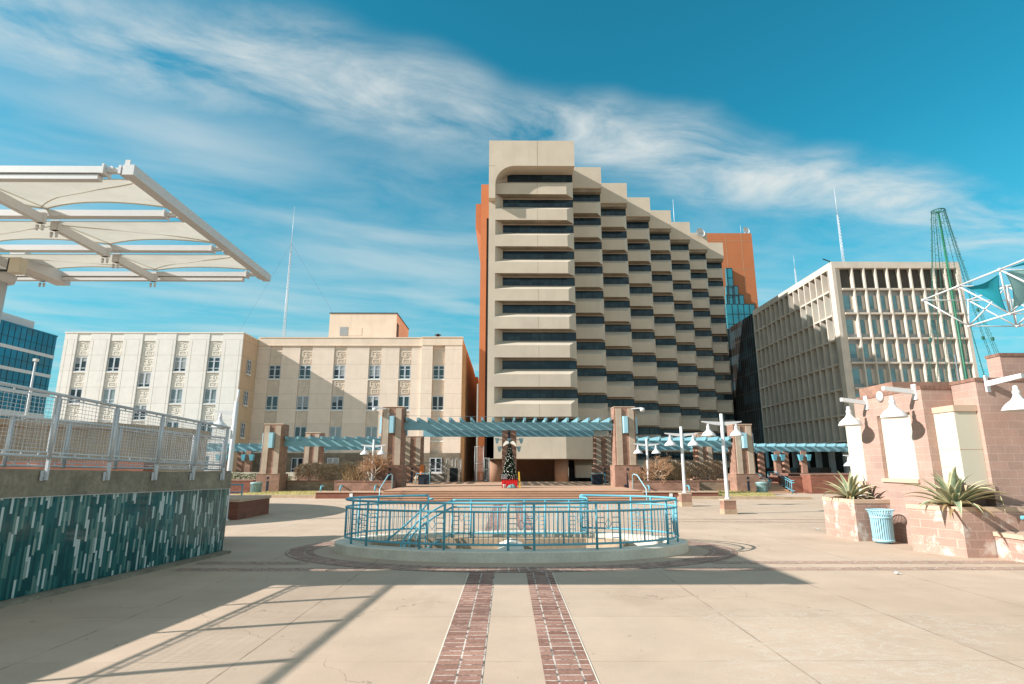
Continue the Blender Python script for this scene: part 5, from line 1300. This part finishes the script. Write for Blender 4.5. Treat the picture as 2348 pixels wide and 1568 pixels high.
fence_panel(at(1088,1090,57.6).x, at(1108,1090,57.6).x, 57.6, .7, 4.1, F2, True); fence_panel(at(1110,1090,57.6).x, at(1121,1090,57.6).x, 57.6, .7, 3.0, F2, True)
b = MB(); b.box(at(957,1100,58).x, at(1021,1100,58).x, 58, 58.4, 0, 1.45); tag(b.build('barrier_wall', M['cream_pil']), 'pale low wall behind the chain link fence', 'wall')
b = MB(); x = at(1039,1100,56.5).x; b.box(x-.35,x+.4,56.3,56.7,.72,.85); b.box(x-.38,x+.42,56.62,56.72,.85,2.0); b.sweep([(x-.38,56.5,1.4),(x-.2,56.2,1.5)], .05, 6); b.box(x-.33,x+.36,56.2,56.62,1.1,1.2); 
for dx in (-.3,.3): b.box(x+dx-.04,x+dx+.04,56.2,56.3,.72,1.1)
tag(b.build('stacked_chair', M['black']), 'black chair standing against the chain link fence', 'chair')
# ================================================================ pink block building, right
KB = empty('block_building', (14, 17.5, 0), 'pink block building with cream plaster panels and split face coping at the right', 'building')
ZW = 4.31
# plan: wall planes step toward the plaza, face 1 at x=11.6, face 2 at x=12.46
def wallbox(x0,x1,y0,y1,z1,cap=True,mat='brick_pink',z0=0):
    b = MB(); b.box(x0,x1,y0,y1,z0,z1); b.build('wall', M[mat], KB)
    if cap:
        b = MB(); b.box(x0-.025,x1+.02,y0-.025,y1+.02,z1,z1+.09); b.build('coping', M['split_face'], KB)
# face 1 has a recessed cream panel: piers, lintel, sill
F1x, F1a, F1b = 11.6, 15.87, 18.85
pn0, pn1 = 16.45, 17.95
zs0, zs1 = 1.72, 3.72
wallbox(F1x+.25, 15.5, F1a, F1b+.6, ZW, False)
b = MB(); b.box(F1x, F1x+.25, F1a, pn0, 0, ZW); b.box(F1x, F1x+.25, pn1, F1b, 0, ZW); b.box(F1x, F1x+.25, pn0, pn1, zs1, ZW); b.box(F1x, F1x+.25, pn0, pn1, 0, zs0); b.build('wall', M['brick_pink'], KB)
b = MB(); b.box(F1x-.02, 15.5, F1a-.02, F1b+.02, ZW, ZW+.1); b.build('coping', M['split_face'], KB)
b = MB(); b.box(F1x+.12, F1x+.24, pn0+.005, pn1-.005, zs0+.005, zs1-.005); b.build('cream_panel', M['cream_panel'], KB)
b = MB(); b.box(F1x-.06, F1x+.12, pn0-.03, pn1+.08, zs0, zs0+.11); b.build('sill', M['cap_stone'], KB)
# cream block at the far corner
b = MB(); b.box(F1x+.01, 12.6, F1b+.02, F1b+.85, zs0+.0, 3.75); b.build('cream_block', M['cream_panel'], KB)
b = MB(); b.box(F1x-.05, 12.7, F1b+.005, F1b+.9, zs0-.12, zs0-.002); b.build('sill', M['cap_stone'], KB)
wallbox(12.3, 15.5, F1b+.62, F1b+1.1, ZW-.3, False)
# face 2 and the front wall
F2x, F2a = 12.46, 15.0
wallbox(F2x, 17.5, F2a, F1a-.02, ZW+.1)
# projecting cream block in the angle
b = MB(); b.box(11.85, F2x-.005, 15.12, F1a-.005, zs0, 3.62); b.build('cream_block', M['cream_panel'], KB)
b = MB(); b.box(11.82, F2x-.005, 15.08, F1a-.005, 3.62, 3.78); b.build('cap_band', M['cap_stone'], KB)
b = MB(); b.box(11.78, F2x+.02, 14.97, F1a-.005, zs0-.16, zs0-.003); b.build('sill', M['cap_stone'], KB)
b = MB(); b.box(11.845,11.85,15.12,F1a,2.62,2.632); b.box(11.85,F2x,15.115,15.12,2.62,2.632); b.box(11.845,11.85,15.12,F1a,2.15,2.162); b.build('panel_joint', M['cap_stone'], KB)
b = MB(); b.box(11.95, F2x-.005, 15.3, F1a-.005, 0, zs0-.16); b.build('wall', M['brick_pink'], KB)
# taller block behind, roof screen
wallbox(at(2290,809,17).x, 22, 17.0, 17.5, AZ(816,17,2290), True, z0=ZW-.2)
b = MB(); pq = at(2046,885,20.5); b.box(pq.x, pq.x+4.2, 20.5, 20.7, 3.2, (AZ(872,20.5,2046)-.05)); b.box(pq.x, pq.x+.2, 20.7, 22.5, 3.2, (AZ(872,20.5,2046)-.05)); b.build('roof_screen', M['brick'], KB)
b = MB(); b.tube((pq.x+2.3,20.3,3.4),(pq.x+2.3,20.3,AZ(812,20.3,2150)), .025, 6); b.build('roof_rod', M['wire'], KB)
b = MB(); b.lathe([(.01,0),(.16,0),(.16,.05),(.01,.06)], (0,0,0), 20); Rm = Matrix.Rotation(R(-90),4,'Y'); q = at(2035,909,17.5); b.v = [Rm@v_+V((F1x-.002,17.62,AZ(909,17.62,2035))) for v_ in b.v]; b.build('round_cover', M['white'], KB)
# gooseneck wall lamps
def wall_lamp(x, y, z, d, L, label, s=1.15):
    """bracket plate on the wall, arm reaching along d, bell shade under its end"""
    rt = empty('wall_lamp', (x,y,z), label, 'wall lamp', 'white bell wall lamps on the pink block building'); d = V(d).normalized(); n = V((-d.y,d.x,0))
    b = MB(); p = V((x,y,z)); c = [p+n*.09, p-n*.09]
    b.bar(p+d*.02-V((0,0,.24)), p+d*.02+V((0,0,.2)), .17, .04, up=d); b.build('plate', M['white_lamp'], rt)
    b = MB(); e = p+d*(L+.2); k = n*.05
    b.hexa([p+d*.03-k+V((0,0,-.04)), p+d*.03+k+V((0,0,-.04)), e+k+V((0,0,-.02)), e-k+V((0,0,-.02))] if False else [p+d*.03-k-V((0,0,.09)), e-k*1.3+V((0,0,.03)), e+k*1.3+V((0,0,.03)), p+d*.03+k-V((0,0,.09))], [p+d*.03-k+V((0,0,.05)), e-k*1.3+V((0,0,.14)), e+k*1.3+V((0,0,.14)), p+d*.03+k+V((0,0,.05))]); b.build('arm', M['white_lamp'], rt)
    q = p+d*L; b = MB(); bell(b, (q.x,q.y,z-.82*s+.06), s); b.build('lamp_shade', M['white_lamp'], rt)
la = at(1978, 925, 18.4)
wall_lamp(F1x, 18.35, AZ(922,18.35,1976), (-1,0,0), .62, 'white bell wall lamp farthest along the sunlit pink wall', .98)
wall_lamp(F1x, 16.1, AZ(897,16.1,2100), (-1,0,0), .70, 'white bell wall lamp above the recessed cream panel', .98)
wall_lamp(12.75, F2a, AZ(880,F2a,2262)+.02, (.42,-1,0), .62, 'white bell wall lamp nearest, at the right edge of the pink building', 1.02)
# block planters with variegated agaves
def block_planter(pts, h, label):
    cx = sum(p[0] for p in pts)/4; cy = sum(p[1] for p in pts)/4
    rt = empty('block_planter', (cx,cy,0), label, 'planter', 'pink block planters with agaves')
    ins = lambda k: [(cx+(p[0]-cx)*k, cy+(p[1]-cy)*k) for p in pts]
    b = MB(); b.prism(pts, 0, h-.11); b.build('wall', M['brick_pink_stain'], rt)
    o_, i_ = ins(1.015), ins(.80); b = MB()
    for k in range(4):
        l = (k+1) % 4; b.hexa([(*o_[k],h-.11),(*o_[l],h-.11),(*i_[l],h-.11),(*i_[k],h-.11)],[(*o_[k],h),(*o_[l],h),(*i_[l],h),(*i_[k],h)])
    b.build('capstone', M['cap_stone'], rt)
    b = MB(); b.prism(ins(.79), h-.109, h-.05); b.build('soil', M['soil'], rt)
    return rt
c1, c2 = gr(1894.6,1225), gr(1968.6,1241)
block_planter([(c2.x,c2.y),(F1x-.0,c2.y+.05),(F1x-.0,c1.y+.2),(c1.x,c1.y)], 1.2, 'smaller pink block planter with an agave, left of the blue trash can')
d1, d2 = gr(2093.7,1263), gr(2218.7,1279)
block_planter([(d2.x,d2.y),(13.9,d2.y-.02),(13.9,15.0),(F1x+.24,15.6),(d1.x,d1.y)][:4] if False else [(d2.x,d2.y),(14.6,d2.y-.02),(12.4,F2a-.03),(d1.x,d1.y)], 1.2, 'larger stained pink block planter with a big agave, right of the blue trash can')
def agave(x, y, z, n, Lm, label, seed, wid=.10):
    rg = random.Random(seed); rt = empty('agave', (x,y,z), label, 'plant', 'variegated agaves in the planters'); L = MB(); D = MB()
    def leaf(mb, az, el, ln, w_, droop, fold, mi):
        d = V((math.cos(az),math.sin(az),0)); side = V((-d.y,d.x,0)); n_ = 12; p = V((x,y,z))+d*.04; an = el; rows = []
        tw = rg.uniform(-.4,.4); kink = rg.random() < fold
        for i in range(n_+1):
            f = i/n_; wv = w_*(.55+1.5*f*(1-f)*1.15)*(1-f**3.2)+.002
            up = V((0,0,math.cos(an)))-d*math.sin(an); s = (side*math.cos(tw*f)+up*math.sin(tw*f))
            gut = up*(wv*.42)
            rows.append([p-s*wv+gut, p-s*wv*.72+gut*.55, p, p+s*wv*.72+gut*.55, p+s*wv+gut])
            p = p+(d*math.cos(an)+V((0,0,math.sin(an))))*ln/n_; an -= droop/n_*(.4+1.6*f)
            if kink and i == 7: an -= 1.3
        k = len(mb.v)
        for r in rows: mb.v += r
        for j in range(n_):
            for i in range(4):
                mb.f.append([k+j*5+i,k+j*5+i+1,k+(j+1)*5+i+1,k+(j+1)*5+i]); mb.m.append((1 if i in (0,3) else 0) if mi == 0 else 2); mb.s.append(True)
    for i in range(n):
        f = i/n; leaf(L, i*2.399+rg.uniform(-.2,.2), R(82-66*f+rg.uniform(-8,8)), Lm*rg.uniform(.75,1.05)*(.85+.2*f), wid*rg.uniform(.8,1.15), rg.uniform(.1,.9)+.5*f, .22 if f > .5 else 0, 0)
    for i in range(n//2): leaf(D, rg.uniform(0,6.28), R(rg.uniform(-5,35)), Lm*rg.uniform(.4,.7), wid*.5, rg.uniform(.8,2.0), 0, 1)
    L.build('leaves', [M['agave'],M['agave_edge'],M['agave_dry']], rt); D.build('dead_leaves', [M['agave'],M['agave_edge'],M['agave_dry']], rt)
    return rt
agave((c2.x+c1.x)/2+.42, (c2.y+c1.y)/2, 1.16, 30, 1.15, 'upright narrow agave in the smaller pink planter', 3, .075)
pm = at(2182, 1150, 15.05); agave(pm.x+.05, 15.05, 1.16, 42, 1.32, 'big spreading variegated agave in the larger pink planter', 8, .095)
# trash can
tcx, tcy = gr(2030, 1248).x+.14, gr(2030, 1248).y+.28
TC = empty('trash_can', (tcx,tcy,0), 'light blue slatted steel trash can with flared rim between the two planters', 'trash can')
n = 30
for i in range(n):
    a = 6.2832*i/n; b = MB(); pr = [(.27,.08),(.275,.3),(.285,.72),(.30,.82),(.335,.90),(.36,.93)]; c, s = math.cos(a), math.sin(a); tn = V((-s,c,0))*.019; rd = V((c,s,0))
    P = [[V((tcx,tcy,z))+rd*r-tn, V((tcx,tcy,z))+rd*r+tn] for r, z in pr]; Q = [[V((tcx,tcy,z))+rd*(r-.012)+tn, V((tcx,tcy,z))+rd*(r-.012)-tn] for r, z in pr]
    b.grid([[p[0],p[1],q[0],q[1],p[0]] for p, q in zip(P, Q)], smooth=False); b.build('slat', M['teal_paint_light'] if 'teal_paint_light' in M else M['sconce'], TC)
b = MB(); b.sweep([(tcx+.355*math.cos(6.283*i/30),tcy+.355*math.sin(6.283*i/30),.935) for i in range(30)], .016, 8, closed=True); b.build('rim', M['sconce'], TC)
b = MB(); b.lathe([(.282,.05),(.284,.12),(.27,.12),(.27,.05)], (tcx,tcy,0), 30); b.lathe([(.294,.70),(.296,.76),(.28,.76),(.28,.70)], (tcx,tcy,0), 30); b.build('band', M['sconce'], TC)
b = MB(); b.lathe([(.2,0),(.22,.04),(.2,.05)], (tcx,tcy,0), 20); b.lathe([(.235,.08),(.245,.78)], (tcx,tcy,0), 24, 1, cap=True); b.build('liner', [M['sconce'], M['black']], TC)
# bench end, handrail and dark door at the right edge
e0 = gr(2320.7,1284); x0 = at(2276,1230,14.7).x
BE = empty('block_bench', (e0.x,14.4,0), 'low block bench with tan slab top at the right picture edge', 'bench')
b = MB(); b.box(x0, x0+2.2, 13.85, d2.y-.04, 0, .52); b.build('wall', M['brick_pink_stain'], BE)
b = MB(); b.box(x0+.45, x0+2.2, 13.80, 13.848, .14, .5); b.build('split_face_panel', M['split_face'], BE)
b = MB(); b.box(x0-.04, x0+2.25, 13.78, d2.y-.04, .52, .62); b.build('seat_slab', M['cap_stone'], BE)
hr = at(2337,1186,14.5); b = MB(); b.sweep([(hr.x,14.45,hr.z),(hr.x+.5,14.42,hr.z+.0),(hr.x+1.6,14.3,hr.z+.05)], .045, 10); b.tube((hr.x+1.4,14.3,1.1),(hr.x+1.4,14.3,hr.z+.05),.04); tag(b.build('hand_rail', M['teal_paint']), 'end of a teal handrail over the big planter at the right edge', 'handrail')
dx_ = at(2336,1000,F2a).x; b = MB(); b.box(dx_, dx_+1.2, F2a-.03, F2a-.002, AZ(1180,F2a,2336), AZ(1126,F2a,2336)); b.build('dark_opening', M['slot'], KB)
# ================================================================ green cone of light strings
px_, py_ = at(2178, 850, 31).x, 31.0; p0 = at(2150, 484, 31); px_ = p0.x; zt = p0.z
LS = empty('light_string_tree', (px_,py_,0), 'tall green pole with light strings stretched down in a cone behind the pink building', 'light tree')
b = MB(); b.lathe([(.07,0),(.06,6),(.05,zt)], (px_,py_,0), 12); b.build('pole', M['pole_green'], LS)
b = MB(); b.sweep([(px_+.33*math.cos(6.283*i/20),py_+.33*math.sin(6.283*i/20),zt+.02) for i in range(20)], .03, 6, closed=True)
for k in range(4): b.tube((px_,py_,zt-.12),(px_+.33*math.cos(k*1.57),py_+.33*math.sin(k*1.57),zt+.02),.02,5)
b.build('ring', M['cord'], LS)
rg = random.Random(4)
for k in range(18):
    a = 6.283*k/18+rg.uniform(-.1,.1); b = MB(); top = V((px_+.33*math.cos(a),py_+.33*math.sin(a),zt)); bot = V((px_+3.3*math.cos(a),py_+3.3*math.sin(a),.3)); n = 40
    sag = lambda f: top.lerp(bot, f)+V((-math.cos(a),-math.sin(a),0))*.35*math.sin(math.pi*f)
    b.sweep([sag(i/n) for i in range(n+1)], .012, 3, cap=False)
    for i in range(95):
        p = sag((i+.5)/95); b.bar(p, p+V((rg.uniform(-.11,.11),rg.uniform(-.05,.05),rg.uniform(-.05,.02))), .02, .014)
    for i in range(rg.randint(0,2)):
        p = sag(rg.uniform(.3,.9)); b.box(p.x-.05,p.x+.05,p.y-.05,p.y+.05,p.z-.12,p.z+.06)
    b.build('light_string', M['cord'], LS)
# ================================================================ white space frame with teal sails
SF = empty('space_frame', (22,20,9), 'white tubular space frame canopy reaching in from the right', 'canopy')
sx0, sy0_, ss, szt, sdz = 18.25, 24.0, 2.0, 9.32, 1.42
Tn = lambda i, j: V((sx0+i*ss, sy0_-j*ss, szt)); Bn = lambda i, j: V((sx0+(i+.5)*ss, sy0_-(j+.5)*ss, szt-sdz))
def strut(p, q, r, nm='strut'):
    b = MB(); b.sweep([p, q], r, 8); return b.build(nm, M['white'], SF)
NI, NJ = 4, 5
for i in range(NI+1):
    for j in range(NJ+1):
        if i == 0 or j <= NJ:
            if j < NJ: strut(Tn(i,j), Tn(i,j+1), .036, 'top_chord')
            if i < NI: strut(Tn(i,j), Tn(i+1,j), .024, 'top_chord')
for i in range(NI):
    for j in range(NJ):
        if j < NJ-1: strut(Bn(i,j), Bn(i,j+1), .036, 'bottom_chord')
        if i < NI-1: strut(Bn(i,j), Bn(i+1,j), .024, 'bottom_chord')
        for di in (0,1):
            for dj in (0,1): strut(Bn(i,j), Tn(i+di,j+dj), .030, 'web_strut')
nd = MB().lathe([(.02,-.06),(.06,-.035),(.06,.035),(.02,.06)], (0,0,0), 10).mesh('node', [M['white']], V((0,0,0)))
for i in range(NI+1):
    for j in range(NJ+1): inst('node', nd, SF, Tn(i,j))
for i in range(NI):
    for j in range(NJ): inst('node', nd, SF, Bn(i,j))
for j_, x_ in ((4, 26.5),):
    b = MB(); b.lathe([(.2,0),(.16,szt-sdz)], (x_, sy0_-(j_+.5)*ss, 0), 14); b.build('mast', M['white'], SF)
def sail(A, B, C, mat, label, cut=.16):
    A, B, C = V(A), V(B), V(C); n = 16; ce = (A+B+C)/3; P = []; mb = MB(); nrm = (B-A).cross(C-A).normalized()
    def ed(P_, Q_, f):
        m_ = P_.lerp(Q_, f); return m_+(ce-m_)*cut*4*f*(1-f)*1.2
    rows = []
    for i in range(n+1):
        f = i/n; l = ed(A,B,f); r = ed(A,C,f); row = []
        for k in range(n+1):
            h = k/n; p = l.lerp(r,h)
            far_ = B.lerp(C,h); pull = (ce-far_)*cut*4*h*(1-h)*1.2*f**2
            row.append(p+pull+nrm*(.10*math.sin(math.pi*h)*math.sin(math.pi*f)))
        rows.append(row)
    mb.grid(rows); o = tag(mb.build('shade_sail', M[mat]), label, 'sail', 'teal shade sails of the space frame')
    e = MB(); 
    e.sweep([rows[i][0] for i in range(n+1)],.014,5); e.sweep([rows[i][n] for i in range(n+1)],.014,5); e.sweep(rows[n],.014,5); e.build('hem', M[mat], o)
dz_ = V((0,0,-.12))
sail(Tn(0,1)+V((.25,-.15,-.1)), Tn(0,2)+V((.05,.15,-.16)), Bn(0,1)+V((-.05,.1,.12)), 'sail_teal', 'solid teal triangular sail at the tip of the space frame')
sail(Tn(0,2)+V((.15,-.05,-.12)), Bn(0,1)+V((.15,0,.15)), Tn(1,3)+V((-.1,.1,-.1)), 'sail_pale', 'pale translucent teal sail hanging in the middle of the frame', .1)
sail(Tn(0,2)+V((.25,-.2,.02)), Tn(0,4)+V((.3,.2,.02)), Tn(1,3)+V((.3,.0,.05)), 'sail_teal', 'teal sail lying along the top of the space frame at the edge', .1)
for u_, v_, lb in ((1867, 1213, 'scrap of white paper lying left of the smaller agave planter'), (1500*0+1866*0+2052, 1335*0+1318, 'tiny white paper scrap on the paving before the brick cross bands')):
    q = gr(u_, v_); b = MB(); rg = random.Random(int(u_)); P = [[(q.x+.05*i+rg.uniform(-.015,.015), q.y+.05*j, .012+rg.random()*.05) for i in range(4)] for j in range(3)]; b.grid(P, smooth=False); tag(b.build('paper_scrap', M['paper']), lb, 'litter')
